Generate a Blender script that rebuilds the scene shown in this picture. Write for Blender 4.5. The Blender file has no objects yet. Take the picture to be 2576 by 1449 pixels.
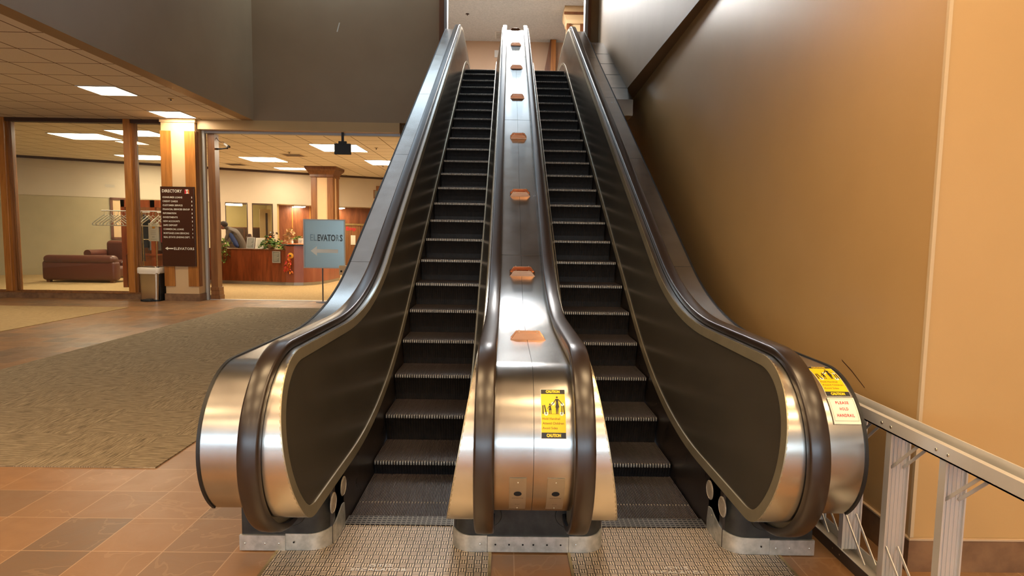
import bpy, bmesh, math, random
from mathutils import Vector, Matrix
random.seed(7)
SC = bpy.context.scene
COL = SC.collection
PI = math.pi
T30 = math.tan(PI/6)

# ------------------------------------------------------------------ materials
MATS = {}
def nt(m):
    m.use_nodes = True
    t = m.node_tree
    return t, t.nodes, t.links
def bsdf(m): return m.node_tree.nodes['Principled BSDF']
def lin(c):
    return tuple((x/12.92 if x <= .04045 else ((x+.055)/1.055)**2.4) for x in c)
def mat(name, col, rough=.5, metal=0., spec=.5, emit=None, es=0., aniso=0., coat=0.):
    m = bpy.data.materials.new(name); m.use_nodes = True
    b = bsdf(m)
    b.inputs['Base Color'].default_value = (*col, 1)
    b.inputs['Roughness'].default_value = rough
    b.inputs['Metallic'].default_value = metal
    b.inputs['Specular IOR Level'].default_value = spec
    b.inputs['Anisotropic'].default_value = aniso
    b.inputs['Coat Weight'].default_value = coat
    if emit:
        b.inputs['Emission Color'].default_value = (*emit, 1)
        b.inputs['Emission Strength'].default_value = es
    MATS[name] = m
    return m
def texco(N, L, scale=(1,1,1), kind='Object', rot=(0,0,0)):
    tc = N.new('ShaderNodeTexCoord'); mp = N.new('ShaderNodeMapping')
    mp.inputs['Scale'].default_value = scale
    mp.inputs['Rotation'].default_value = rot
    L.new(tc.outputs[kind], mp.inputs['Vector'])
    return mp.outputs['Vector']
def noise(N, L, vec, scale, detail=4, rough=.55, dist=0.):
    n = N.new('ShaderNodeTexNoise')
    n.inputs['Scale'].default_value = scale; n.inputs['Detail'].default_value = detail
    n.inputs['Roughness'].default_value = rough; n.inputs['Distortion'].default_value = dist
    L.new(vec, n.inputs['Vector'])
    return n
def ramp(N, L, fac, stops):
    r = N.new('ShaderNodeValToRGB')
    e = r.color_ramp.elements
    while len(e) < len(stops): e.new(.5)
    for i, (p, c) in enumerate(stops):
        e[i].position = p; e[i].color = (*c, 1)
    L.new(fac, r.inputs['Fac'])
    return r.outputs['Color']
def bump(N, L, h, b, strength=.2, dist=.01):
    n = N.new('ShaderNodeBump'); n.inputs['Strength'].default_value = strength
    n.inputs['Distance'].default_value = dist
    L.new(h, n.inputs['Height']); L.new(n.outputs['Normal'], b.inputs['Normal'])
    return n
def math_(N, L, op, a, b=None, c=None):
    n = N.new('ShaderNodeMath'); n.operation = op
    for i, v in enumerate((a, b, c)):
        if v is None: continue
        if isinstance(v, (int, float)): n.inputs[i].default_value = v
        else: L.new(v, n.inputs[i])
    return n.outputs[0]
def mixc(N, L, fac, a, b):
    n = N.new('ShaderNodeMix'); n.data_type = 'RGBA'
    for s, v in ((0, fac), (6, a), (7, b)):
        if isinstance(v, (int, float)): n.inputs[s].default_value = v
        elif isinstance(v, tuple): n.inputs[s].default_value = (*v, 1)
        else: L.new(v, n.inputs[s])
    return n.outputs[2]

def noisy(name, c1, c2, scale=4, stretch=(1,1,1), rough=.5, bstr=0., bscale=None, metal=0., spec=.5, lo=.35, hi=.65, rvar=0., aniso=0., bd=.005, detail=4):
    m = mat(name, c1, rough, metal, spec, aniso=aniso)
    t, N, L = nt(m); b = bsdf(m)
    v = texco(N, L, stretch)
    n = noise(N, L, v, scale, detail)
    L.new(ramp(N, L, n.outputs['Fac'], [(lo, c1), (hi, c2)]), b.inputs['Base Color'])
    if bstr:
        n2 = noise(N, L, v, bscale or scale*4, 3)
        bump(N, L, n2.outputs['Fac'], b, bstr, bd)
    if rvar:
        r = N.new('ShaderNodeMapRange'); r.inputs['To Min'].default_value = rough-rvar; r.inputs['To Max'].default_value = rough+rvar
        L.new(n.outputs['Fac'], r.inputs['Value']); L.new(r.outputs[0], b.inputs['Roughness'])
    return m
def wood(name, dark, light, scale=1.4, stretch=(9,9,.7), rough=.35, spec=.5):
    m = mat(name, light, rough, 0, spec)
    t, N, L = nt(m); b = bsdf(m)
    v = texco(N, L, stretch)
    n = noise(N, L, v, scale, 6, .6, .6)
    v2 = texco(N, L, (stretch[0]*8, stretch[1]*8, stretch[2]*2))
    n2 = noise(N, L, v2, scale*2, 3)
    f = math_(N, L, 'ADD', math_(N, L, 'MULTIPLY', n.outputs['Fac'], .75), math_(N, L, 'MULTIPLY', n2.outputs['Fac'], .25))
    L.new(ramp(N, L, f, [(.36, dark), (.62, light)]), b.inputs['Base Color'])
    return m

noisy('steel', (.60,.57,.52), (.66,.63,.58), 3, (1,1,1), rough=.25, metal=1, rvar=.04, aniso=.4)
noisy('steel_deck', (.47,.46,.44), (.55,.54,.52), 5, (1,1,1), rough=.25, metal=1, bstr=.03, bscale=12, rvar=.05)
noisy('kick_steel', (.72,.72,.68), (.50,.51,.47), 22, (1,1,1), rough=.38, metal=.75, bstr=.15, bscale=60, rvar=.06)
noisy('trim_steel', (.40,.35,.24), (.48,.42,.29), 6, (1,1,1), rough=.32, metal=.7)
noisy('panel_steel', (.115,.10,.078), (.135,.118,.092), 2.2, (1,1,1), rough=.22, metal=.6, rvar=.04, bstr=.02, bscale=3, spec=.7)
noisy('skirt_black', (.018,.013,.011), (.035,.026,.02), 9, rough=.3, rvar=.08)
noisy('base_black', (.012,.012,.011), (.03,.03,.026), 16, rough=.42, bstr=.1, bscale=60)
mat('rubber', (.022,.013,.009), .3, 0, .75, aniso=.3)
mat('rim_black', (.01,.01,.01), .5)
mat('joint_dark', (.08,.075,.065), .5, .6)
noisy('step_black', (.006,.005,.0045), (.016,.012,.010), 30, rough=.45, spec=.35)
noisy('step_rib', (.065,.052,.052), (.115,.095,.095), 40, rough=.5, metal=.1, lo=.3, hi=.7, spec=.3)
noisy('step_nose', (.42,.39,.34), (.20,.18,.15), 60, rough=.5, metal=.8)  # worn metal rib tops; the light they catch is put into the pale tone
noisy('comb_metal', (.16,.15,.13), (.08,.075,.065), 60, rough=.5, metal=.8)
noisy('brass', (.42,.30,.13), (.30,.21,.09), 20, rough=.4, metal=.8)
noisy('copper', (.60,.34,.21), (.50,.27,.16), 14, (1,6,6), rough=.2, metal=1)
mat('screw', (.65,.62,.56), .3, 1)
mat('hole', (.004,.004,.004), .9)
mat('lens', (.62,.57,.48), .25)
noisy('lens_dirty', (.30,.25,.19), (.42,.36,.28), 60, rough=.35)
noisy('aluminium', (.64,.62,.58), (.72,.69,.64), 3, (1,1,1), rough=.4, metal=.45, rvar=.05)
noisy('alu_pale', (.68,.66,.62), (.74,.71,.66), 3, rough=.42, metal=.6)
mat('alu_dark', (.12,.12,.125), .35, .9)

# walls: one tan paint
def paint(name, c1, c2, rough=.42, spec=.45, bs=.04):
    m = mat(name, c1, rough, 0, spec)
    t, N, L = nt(m); b = bsdf(m)
    v = texco(N, L); n = noise(N, L, v, 1.3, 5)
    L.new(ramp(N, L, n.outputs['Fac'], [(.3, c1), (.7, c2)]), b.inputs['Base Color'])
    n2 = noise(N, L, v, 90, 2); bump(N, L, n2.outputs['Fac'], b, bs, .004)
    return m
paint('paint_tan', (.50,.31,.125), (.54,.34,.14), .36, .5)
paint('paint_tan_dim', (.31,.205,.115), (.34,.23,.13), .5, .35)  # same tan paint, the upper void's cool dim light put into its colour
paint('paint_beige', (.54,.45,.33), (.58,.49,.36), .6, .3)
paint('paint_cream', (.66,.45,.24), (.70,.49,.27), .5, .4)
paint('paint_office', (.55,.45,.25), (.58,.48,.28), .6, .3)
noisy('popcorn', (.62,.61,.58), (.74,.72,.69), 22, rough=.9, bstr=.6, bscale=55, bd=.02)
paint('paint_upper', (.62,.42,.28), (.66,.46,.31), .55, .3)
wood('wood_orange', (.30,.105,.018), (.50,.20,.04))
wood('wood_dark', (.10,.032,.011), (.19,.07,.022))
wood('wood_trim', (.16,.062,.02), (.30,.125,.04))
wood('wood_desk', (.13,.028,.009), (.30,.075,.022), 1.6, (5,5,.6), .3)
wood('wood_desk_pink', (.22,.06,.035), (.34,.11,.06), 1.2, (3,3,.5), .3)
wood('wood_panel', (.12,.032,.011), (.25,.08,.028), 1.5, (3,3,.6), .35)
mat('frame_dark', (.05,.02,.01), .5)
mat('white_plastic', (.75,.73,.68), .45)
mat('paper', (.80,.76,.62), .7)
mat('black_plastic', (.008,.008,.009), .5)
mat('grey_frame', (.42,.41,.38), .4, .5)
mat('grey_sheet', (.20,.21,.18), .5)
mat('leather', (.115,.035,.022), .38, 0, .6)
mat('track_grey', (.42,.42,.42), .4, .4)
mat('brown_sign', (.062,.020,.009), .22, 0, .6)
mat('ink_white', (.82,.76,.62), .6)
mat('ink_red', (.55,.02,.03), .6)
mat('ink_black', (.012,.012,.012), .5)
mat('ink_brown', (.17,.08,.01), .6)
mat('caution_yellow', (.85,.55,.005), .4)
mat('caution_white', (.8,.78,.7), .4)
mat('cream_plate', (.82,.74,.60), .35)
mat('white_line', (.7,.66,.55), .6)
mat('orange_cloth', (.75,.13,.02), .7)
mat('flower_yellow', (.8,.4,.03), .6)
mat('flower_orange', (.72,.16,.02), .6)
mat('flower_red', (.55,.04,.02), .6)
mat('leaf_light', (.24,.36,.07), .5)
mat('leaf_dark', (.07,.16,.03), .5)
mat('husk', (.62,.38,.18), .7)
mat('basket', (.33,.2,.1), .7)
mat('stem', (.16,.2,.05), .6)
mat('skin', (.30,.13,.085), .55)
mat('hair', (.03,.018,.014), .8)
mat('jacket_navy', (.018,.035,.11), .75)
mat('coat_olive', (.075,.055,.035), .8)
mat('fabric_black', (.012,.012,.014), .85)
mat('fabric_red', (.35,.03,.03), .8)
mat('fabric_grey', (.22,.2,.18), .8)
mat('fabric_yellow', (.75,.6,.04), .8)
mat('fabric_blue', (.12,.2,.26), .8)
mat('bag_plastic', (.78,.70,.58), .3)
mat('bin_steel', (.58,.50,.40), .22, 1)
mat('glass_edge', (.1,.1,.1), .2)
mat('concrete', (.3,.28,.25), .8)
mat('office_wall', (.50,.36,.14), .7)
mat('metal_sheet', (.30,.38,.42), .3, .55)
mat('etched', (.10,.14,.16), .6, .0)
mat('etched_dim', (.22,.32,.36), .4, .2)
mat('dark_room', (.05,.03,.02), .8)

def emitm(name, col, s):
    m = mat(name, (.8,.8,.8), .5, emit=col, es=s); return m
emitm('lamp_panel', (1.0,.83,.60), 36)
emitm('lamp_warm', (1.0,.69,.37), 18)
emitm('skylight', (.62,.82,1.0), 7.5)
emitm('daylight', (.62,.82,1.0), 9)
emitm('tube_light', (1.0,.86,.60), 50)

def glassm():
    m = bpy.data.materials.new('glass'); m.use_nodes = True
    t, N, L = nt(m); N.remove(bsdf(m))
    out = N['Material Output']
    tr = N.new('ShaderNodeBsdfTransparent'); gl = N.new('ShaderNodeBsdfGlossy')
    tr.inputs['Color'].default_value = (.93,.95,.93,1)
    gl.inputs['Roughness'].default_value = .02
    fr = N.new('ShaderNodeFresnel'); fr.inputs['IOR'].default_value = 1.45
    mx = N.new('ShaderNodeMixShader')
    L.new(fr.outputs[0], mx.inputs[0]); L.new(tr.outputs[0], mx.inputs[1]); L.new(gl.outputs[0], mx.inputs[2])
    L.new(mx.outputs[0], out.inputs['Surface'])
    MATS['glass'] = m
glassm()

def tile_floor():
    m = mat('floor_tile', (.4,.2,.1), .38, 0, .45)
    t, N, L = nt(m); b = bsdf(m)
    tc = N.new('ShaderNodeTexCoord'); sp = N.new('ShaderNodeSeparateXYZ')
    L.new(tc.outputs['Object'], sp.inputs[0])
    S = .33
    def cell(o, off):
        a = math_(N, L, 'DIVIDE', math_(N, L, 'ADD', o, off), S)
        fr = math_(N, L, 'FRACT', a); fl = math_(N, L, 'FLOOR', a)
        d = math_(N, L, 'ABSOLUTE', math_(N, L, 'SUBTRACT', fr, .5))
        return fl, math_(N, L, 'GREATER_THAN', d, .4915)
    fx, gx = cell(sp.outputs[0], 100*S+1.59-.0)
    fy, gy = cell(sp.outputs[1], 100*S-3.05)
    g = math_(N, L, 'MAXIMUM', gx, gy)
    cv = N.new('ShaderNodeCombineXYZ'); L.new(fx, cv.inputs[0]); L.new(fy, cv.inputs[1])
    wn = N.new('ShaderNodeTexWhiteNoise'); L.new(cv.outputs[0], wn.inputs['Vector'])
    base = ramp(N, L, wn.outputs['Value'], [(0, (.38,.18,.06)), (.3, (.34,.175,.07)), (.55, (.26,.145,.07)), (.8, (.14,.095,.06)), (1, (.38,.18,.06))])
    ad = N.new('ShaderNodeVectorMath'); ad.operation = 'ADD'
    L.new(tc.outputs['Object'], ad.inputs[0])
    sc = N.new('ShaderNodeVectorMath'); sc.operation = 'SCALE'; sc.inputs['Scale'].default_value = 13
    L.new(cv.outputs[0], sc.inputs[0]); L.new(sc.outputs[0], ad.inputs[1])
    n = noise(N, L, ad.outputs[0], 5, 6, .6, .8)
    c2 = mixc(N, L, math_(N, L, 'MULTIPLY', n.outputs['Fac'], .8), base, (.24,.125,.055))
    n3 = noise(N, L, ad.outputs[0], 2.0, 4, .5, .5)
    vein = math_(N, L, 'LESS_THAN', math_(N, L, 'ABSOLUTE', math_(N, L, 'SUBTRACT', n3.outputs['Fac'], .5)), .006)
    c3 = mixc(N, L, math_(N, L, 'MULTIPLY', vein, .13), c2, (.6,.38,.2))
    L.new(mixc(N, L, math_(N, L, 'MULTIPLY', g, .8), c3, (.47,.29,.16)), b.inputs['Base Color'])
    h = math_(N, L, 'SUBTRACT', n.outputs['Fac'], math_(N, L, 'MULTIPLY', g, .5))
    bump(N, L, h, b, .25, .006)
    r = N.new('ShaderNodeMapRange'); r.inputs['To Min'].default_value = .28; r.inputs['To Max'].default_value = .5
    L.new(n.outputs['Fac'], r.inputs['Value']); L.new(r.outputs[0], b.inputs['Roughness'])
tile_floor()
def carpet(name, dark, light, kx=1.0):
    m = mat(name, dark, .95, 0, .1)
    t, N, L = nt(m); b = bsdf(m)
    # carpet tiles with streaks whose direction turns tile by tile
    tc = N.new('ShaderNodeTexCoord'); sp = N.new('ShaderNodeSeparateXYZ'); L.new(tc.outputs['Object'], sp.inputs[0])
    fx = math_(N, L, 'FLOOR', math_(N, L, 'DIVIDE', sp.outputs[0], .62)); fy = math_(N, L, 'FLOOR', math_(N, L, 'DIVIDE', sp.outputs[1], .62))
    par = math_(N, L, 'MODULO', math_(N, L, 'ABSOLUTE', math_(N, L, 'ADD', fx, fy)), 2)
    va = texco(N, L, (7,160,1)); vb = texco(N, L, (160,7,1))
    na = noise(N, L, va, 1, 3, .7); nb = noise(N, L, vb, 1, 3, .7)
    f = math_(N, L, 'ADD', math_(N, L, 'MULTIPLY', na.outputs['Fac'], math_(N, L, 'SUBTRACT', 1, par)), math_(N, L, 'MULTIPLY', nb.outputs['Fac'], par))
    L.new(ramp(N, L, f, [(.36, dark), (.64, light)]), b.inputs['Base Color'])
    bump(N, L, f, b, .5, .006)
carpet('carpet_brown', (.12,.088,.054), (.46,.36,.23))
carpet('carpet_gold', (.33,.22,.10), (.56,.40,.20))
def ceil_tiles():
    m = mat('ceiling_tile', (.6,.5,.4), .85, 0, .2)
    t, N, L = nt(m); b = bsdf(m)
    tc = N.new('ShaderNodeTexCoord'); sp = N.new('ShaderNodeSeparateXYZ'); L.new(tc.outputs['Object'], sp.inputs[0])
    S = .667
    def gr(o, off):
        a = math_(N, L, 'DIVIDE', math_(N, L, 'ADD', o, off), S)
        d = math_(N, L, 'ABSOLUTE', math_(N, L, 'SUBTRACT', math_(N, L, 'FRACT', a), .5))
        return math_(N, L, 'GREATER_THAN', d, .485)
    g = math_(N, L, 'MAXIMUM', gr(sp.outputs[0], 40*S+5.83), gr(sp.outputs[1], 40*S-8.92))
    v = texco(N, L); n = noise(N, L, v, 120, 2)
    c = ramp(N, L, n.outputs['Fac'], [(.3, (.78,.71,.62)), (.7, (.84,.78,.70))])
    L.new(mixc(N, L, g, c, (.16,.10,.055)), b.inputs['Base Color'])
    bump(N, L, n.outputs['Fac'], b, .2, .003)
ceil_tiles()
def plate_mat():
    m = mat('landing_metal', (.4,.35,.28), .45, .4)
    t, N, L = nt(m); b = bsdf(m)
    tc = N.new('ShaderNodeTexCoord'); sp = N.new('ShaderNodeSeparateXYZ'); L.new(tc.outputs['Object'], sp.inputs[0])
    def cellf(o, s):
        a = math_(N, L, 'DIVIDE', math_(N, L, 'ADD', o, 50), s)
        return math_(N, L, 'FLOOR', a), math_(N, L, 'FRACT', a)
    cx, ux = cellf(sp.outputs[0], .034); cy, uy = cellf(sp.outputs[1], .034)
    par = math_(N, L, 'MODULO', math_(N, L, 'ADD', cx, cy), 2)
    def bars(u, n):
        fr = math_(N, L, 'FRACT', math_(N, L, 'MULTIPLY', u, n))
        return math_(N, L, 'LESS_THAN', math_(N, L, 'ABSOLUTE', math_(N, L, 'SUBTRACT', fr, .5)), .30)
    def ends(u): return math_(N, L, 'LESS_THAN', math_(N, L, 'ABSOLUTE', math_(N, L, 'SUBTRACT', u, .5)), .43)
    a = math_(N, L, 'MULTIPLY', bars(ux, 3), ends(uy)); c = math_(N, L, 'MULTIPLY', bars(uy, 3), ends(ux))
    f = math_(N, L, 'ADD', math_(N, L, 'MULTIPLY', a, par), math_(N, L, 'MULTIPLY', c, math_(N, L, 'SUBTRACT', 1, par)))
    v = texco(N, L); n = noise(N, L, v, 6, 3)
    top = ramp(N, L, n.outputs['Fac'], [(.3, (.66,.54,.40)), (.7, (.82,.69,.54))])
    L.new(mixc(N, L, f, (.05,.035,.025), top), b.inputs['Base Color'])
    bump(N, L, f, b, .8, .003)
plate_mat()
def comb_mat():
    m = mat('comb_slots', (.2,.18,.15), .45, .8)
    t, N, L = nt(m); b = bsdf(m)
    tc = N.new('ShaderNodeTexCoord'); sp = N.new('ShaderNodeSeparateXYZ'); L.new(tc.outputs['Object'], sp.inputs[0])
    a = math_(N, L, 'FRACT', math_(N, L, 'DIVIDE', math_(N, L, 'ADD', sp.outputs[0], 50), .026))
    c = math_(N, L, 'FRACT', math_(N, L, 'DIVIDE', math_(N, L, 'ADD', sp.outputs[1], 50), .022))
    f = math_(N, L, 'MULTIPLY', math_(N, L, 'LESS_THAN', math_(N, L, 'ABSOLUTE', math_(N, L, 'SUBTRACT', a, .5)), .36), math_(N, L, 'LESS_THAN', math_(N, L, 'ABSOLUTE', math_(N, L, 'SUBTRACT', c, .5)), .25))
    L.new(mixc(N, L, f, (.22,.19,.15), (.012,.01,.01)), b.inputs['Base Color'])
comb_mat()
def scuffs(m, loc, sx, sz, col, amount=.5):
    """a dirty scuff area that stays with the wall (object space)."""
    t, N, L = nt(m); b = bsdf(m)
    tc = N.new('ShaderNodeTexCoord'); mp = N.new('ShaderNodeMapping')
    mp.inputs['Location'].default_value = loc; mp.inputs['Scale'].default_value = (1, sx, sz)
    mp.vector_type = 'TEXTURE' if False else 'POINT'
    L.new(tc.outputs['Object'], mp.inputs['Vector'])
    return mp
# ------------------------------------------------------------------ mesh helpers
class MB:
    def __init__(s): s.v = []; s.f = []; s.mi = []
    def add(s, vs, fs, mi=0):
        o = len(s.v); s.v += [tuple(p) for p in vs]
        s.f += [tuple(i+o for i in f) for f in fs]; s.mi += [mi]*len(fs)
        return s
    def box(s, x0, x1, y0, y1, z0, z1, mi=0):
        return s.add([(x0,y0,z0),(x1,y0,z0),(x1,y1,z0),(x0,y1,z0),(x0,y0,z1),(x1,y0,z1),(x1,y1,z1),(x0,y1,z1)],
              [(0,3,2,1),(4,5,6,7),(0,1,5,4),(1,2,6,5),(2,3,7,6),(3,0,4,7)], mi)
    def beam(s, a, b, w, h, up=(0,0,1), mi=0):
        a = Vector(a); b = Vector(b); d = (b-a).normalized(); u = Vector(up)
        r = d.cross(u).normalized(); u = r.cross(d).normalized()
        vs = [p + r*sx*w/2 + u*sz*h/2 for p in (a, b) for sx, sz in ((-1,-1),(1,-1),(1,1),(-1,1))]
        return s.add(vs, [(3,2,1,0),(4,5,6,7),(0,1,5,4),(1,2,6,5),(2,3,7,6),(3,0,4,7)], mi)
    def tube(s, pts, r, n=10, mi=0, cap=True):
        pts = [Vector(p) for p in pts]; rr = r if isinstance(r, (list, tuple)) else [r]*len(pts)
        rings = []; prev = None
        for i, p in enumerate(pts):
            d = (pts[min(i+1, len(pts)-1)] - pts[max(i-1, 0)]).normalized()
            if prev is None:
                a = Vector((0,0,1)) if abs(d.z) < .9 else Vector((1,0,0))
                u = d.cross(a).normalized()
            else: u = (prev - d*prev.dot(d)).normalized()
            prev = u; w = d.cross(u)
            rings.append([p + (u*math.cos(2*PI*k/n) + w*math.sin(2*PI*k/n))*rr[i] for k in range(n)])
        vs = [q for g in rings for q in g]
        fs = [(i*n+k, i*n+(k+1) % n, (i+1)*n+(k+1) % n, (i+1)*n+k) for i in range(len(pts)-1) for k in range(n)]
        if cap: fs += [tuple(range(n-1, -1, -1)), tuple((len(pts)-1)*n+k for k in range(n))]
        return s.add(vs, fs, mi)
    def lathe(s, prof, c=(0,0,0), n=24, mi=0, axis='z', cap=True):
        vs = []
        for r, z in prof:
            for k in range(n):
                a = 2*PI*k/n; p = (r*math.cos(a), r*math.sin(a), z)
                if axis == 'y': p = (p[0], p[2], p[1])
                if axis == 'x': p = (p[2], p[0], p[1])
                vs.append((p[0]+c[0], p[1]+c[1], p[2]+c[2]))
        fs = [(i*n+k, i*n+(k+1) % n, (i+1)*n+(k+1) % n, (i+1)*n+k) for i in range(len(prof)-1) for k in range(n)]
        if cap: fs += [tuple(range(n-1, -1, -1)), tuple((len(prof)-1)*n+k for k in range(n))]
        return s.add(vs, fs, mi)
    def ball(s, c, r, n=12, m=8, mi=0, sc=(1,1,1)):
        prof = [(max(1e-4, math.sin(PI*i/m)), -math.cos(PI*i/m)) for i in range(m+1)]
        vs = []
        for q, z in prof:
            for k in range(n):
                a = 2*PI*k/n
                vs.append((c[0]+r*sc[0]*q*math.cos(a), c[1]+r*sc[1]*q*math.sin(a), c[2]+r*sc[2]*z))
        return s.add(vs, [(i*n+k, i*n+(k+1) % n, (i+1)*n+(k+1) % n, (i+1)*n+k) for i in range(m) for k in range(n)], mi)
    def prism(s, poly, z0, z1, mi=0):          # poly in xy
        n = len(poly)
        vs = [(x, y, z0) for x, y in poly] + [(x, y, z1) for x, y in poly]
        return s.add(vs, [tuple(range(n-1, -1, -1)), tuple(range(n, 2*n))] + [(i, (i+1) % n, n+(i+1) % n, n+i) for i in range(n)], mi)
    def prism_x(s, poly, x0, x1, mi=0):        # poly in yz
        n = len(poly)
        vs = [(x0, y, z) for y, z in poly] + [(x1, y, z) for y, z in poly]
        return s.add(vs, [tuple(range(n-1, -1, -1)), tuple(range(n, 2*n))] + [(i, (i+1) % n, n+(i+1) % n, n+i) for i in range(n)], mi)
    def prism_y(s, poly, y0, y1, mi=0):        # poly in xz
        n = len(poly)
        vs = [(x, y0, z) for x, z in poly] + [(x, y1, z) for x, z in poly]
        return s.add(vs, [tuple(range(n-1, -1, -1)), tuple(range(n, 2*n))] + [(i, (i+1) % n, n+(i+1) % n, n+i) for i in range(n)], mi)
    def strip(s, A, B, mi=0):                   # ruled quad strip between two polylines
        n = len(A)
        return s.add(list(A)+list(B), [(i, i+1, n+i+1, n+i) for i in range(n-1)], mi)
    def sweep(s, rings, mi=0, cap=True):        # closed rings of equal length
        n = len(rings[0]); vs = [p for r in rings for p in r]
        fs = [(i*n+k, i*n+(k+1) % n, (i+1)*n+(k+1) % n, (i+1)*n+k) for i in range(len(rings)-1) for k in range(n)]
        if cap: fs += [tuple(range(n-1, -1, -1)), tuple((len(rings)-1)*n+k for k in range(n))]
        return s.add(vs, fs, mi)

def obj(name, mb, mats, parent=None, label=None, smooth=None, bevel=0., cat=None, group=None, kind=None, loc=None, fix=True):
    me = bpy.data.meshes.new(name)
    me.from_pydata([tuple(v) for v in mb.v], [], mb.f)
    for m in (mats if isinstance(mats, (list, tuple)) else [mats]): me.materials.append(MATS[m])
    if any(mb.mi): me.polygons.foreach_set('material_index', mb.mi)
    if fix:
        bm = bmesh.new(); bm.from_mesh(me); bmesh.ops.recalc_face_normals(bm, faces=bm.faces); bm.to_mesh(me); bm.free()
    if smooth is not None:
        me.shade_smooth(); me.set_sharp_from_angle(angle=math.radians(smooth))
    me.update()
    o = bpy.data.objects.new(name, me); COL.objects.link(o)
    if parent:
        o.parent = parent; o.location = loc if loc is not None else tuple(-c for c in parent.get('origin', (0,0,0)))
    elif loc is not None: o.location = loc
    if bevel:
        b = o.modifiers.new('bevel', 'BEVEL'); b.width = bevel; b.segments = 2; b.limit_method = 'ANGLE'; b.angle_limit = math.radians(40)
    if label: o['label'] = label
    if cat: o['category'] = cat
    if group: o['group'] = group
    if kind: o['kind'] = kind
    return o
def thing(name, label, cat, loc=(0,0,0), group=None, rz=0):
    """an Empty at the thing's base; children given in world coordinates are offset back by its location"""
    o = bpy.data.objects.new(name, None); COL.objects.link(o); o.empty_display_size = .1
    o.location = loc; o['label'] = label; o['category'] = cat
    if rz: o.rotation_euler = (0,0,rz)
    else: o['origin'] = tuple(float(c) for c in loc)
    if group: o['group'] = group
    return o
def dup(root, loc, label, group=None, rz=None):
    r = root.copy(); COL.objects.link(r); r.location = loc; r['label'] = label
    if rz is not None: r.rotation_euler = (0,0,rz)
    if group: r['group'] = group
    for ch in root.children:
        c = ch.copy(); COL.objects.link(c); c.parent = r
        for g in ch.children:
            d = g.copy(); COL.objects.link(d); d.parent = c
    return r
LOCAL = (0,0,0)
def struct(name, mb, m, **k):
    return obj(name, mb, m, kind='structure', **k)
def text_mb(s, size, fn, align='LEFT', mb=None, extr=0, bold=0., spacing=1., mi=0, res=2, fit=None):
    """lettering as mesh; fn maps (u, v) of the text plane to a world point"""
    cu = bpy.data.curves.new('txt', 'FONT'); cu.body = s; cu.size = size; cu.align_x = align
    cu.space_character = spacing; cu.offset = bold; cu.resolution_u = res; cu.fill_mode = 'FRONT' if not extr else 'BOTH'
    cu.extrude = 0
    o = bpy.data.objects.new('txt', cu); COL.objects.link(o)
    dg = bpy.context.evaluated_depsgraph_get(); me = bpy.data.meshes.new_from_object(o.evaluated_get(dg))
    mb = mb or MB()
    if fit and len(me.vertices):          # stretch to the given width and capital height
        xs = [v.co.x for v in me.vertices]; ys = [v.co.y for v in me.vertices]
        kx = fit[0]/max(max(xs)-min(xs), 1e-6); ky = fit[1]/max(ys); x0 = min(xs) if align == 'LEFT' else (min(xs)+max(xs))/2
        for v in me.vertices: v.co.x = (v.co.x-x0)*kx; v.co.y *= ky
    mb.add([fn(v.co.x, v.co.y) for v in me.vertices], [tuple(p.vertices) for p in me.polygons], mi)
    bpy.data.objects.remove(o); bpy.data.curves.remove(cu); bpy.data.meshes.remove(me)
    return mb
noisy('base_tile', (.16,.085,.045), (.27,.15,.075), 7, rough=.4)
mat('grout', (.5,.36,.22), .8)
mat('corner_bead', (.56,.42,.25), .5)
mat('track_pale', (.55,.55,.52), .4, .2)
mat('hanger_white', (.72,.68,.55), .35)
mat('mirror_blue', (.36,.46,.46), .28, .6)
mat('arrow_white', (.80,.82,.78), .5)
noisy('paint_olive', (.40,.33,.19), (.44,.36,.21), 2, rough=.6)
emitm('lamp_up', (1.0,.96,.93), 95)
emitm('soft_glow', (.84,.90,.96), .4)  # weak added glow standing in for a brighter void ceiling

# ------------------------------------------------------------------ escalator profile (side view, y/z)
H2 = 4.70
RN = .43
CB = (2.71, .59)                       # centre of the lower newel
YI = 4.045 + (1.02-.975)/T30           # handrail level meets incline, bottom
YJ = 4.045 + (H2+1.02-.975)/T30        # and top
CT = (YJ+1.41, H2+.59)
def hr_path(a0=275, a1=-95, step=5):
    P = []
    a = a0
    while a > 90:
        c, s = math.cos(math.radians(a)), math.sin(math.radians(a))
        P.append((CB[0]+RN*c, CB[1]+RN*s, -c, -s)); a -= step
    P.append((CB[0], 1.02, 0, -1))
    L = .68; R = L/math.tan(PI/12)
    for i in range(0, 13):
        th = math.radians(30*i/12)
        P.append((YI-L+R*math.sin(th), 1.02+R*(1-math.cos(th)), math.sin(th), -math.cos(th)))
    y0 = YI+L*math.cos(PI/6); L2 = .45; R2 = L2/math.tan(PI/12); y1 = YJ-L2*math.cos(PI/6)
    for i in range(1, 12):
        y = y0+(y1-y0)*i/12
        P.append((y, .975+(y-4.045)*T30, .5, -math.cos(PI/6)))
    for i in range(12, -1, -1):
        th = math.radians(30*i/12)
        P.append((YJ+L2-R2*math.sin(th), H2+1.02-R2+R2*math.cos(th), math.sin(th), -math.cos(th)))
    a = 90
    while a >= a1:
        c, s = math.cos(math.radians(a)), math.sin(math.radians(a))
        P.append((CT[0]+RN*c, CT[1]+RN*s, -c, -s)); a -= step
    return P
FULL = hr_path()
DECK = hr_path(230, -50)
def off(P, d): return [(y+ny*d, z+nz*d) for y, z, ny, nz in P]
def smax(a, b, k): 
    h = max(k-abs(a-b), 0)/k
    return max(a, b)+h*h*k/4
def smin(a, b, k): return -smax(-a, -b, k)
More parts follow.
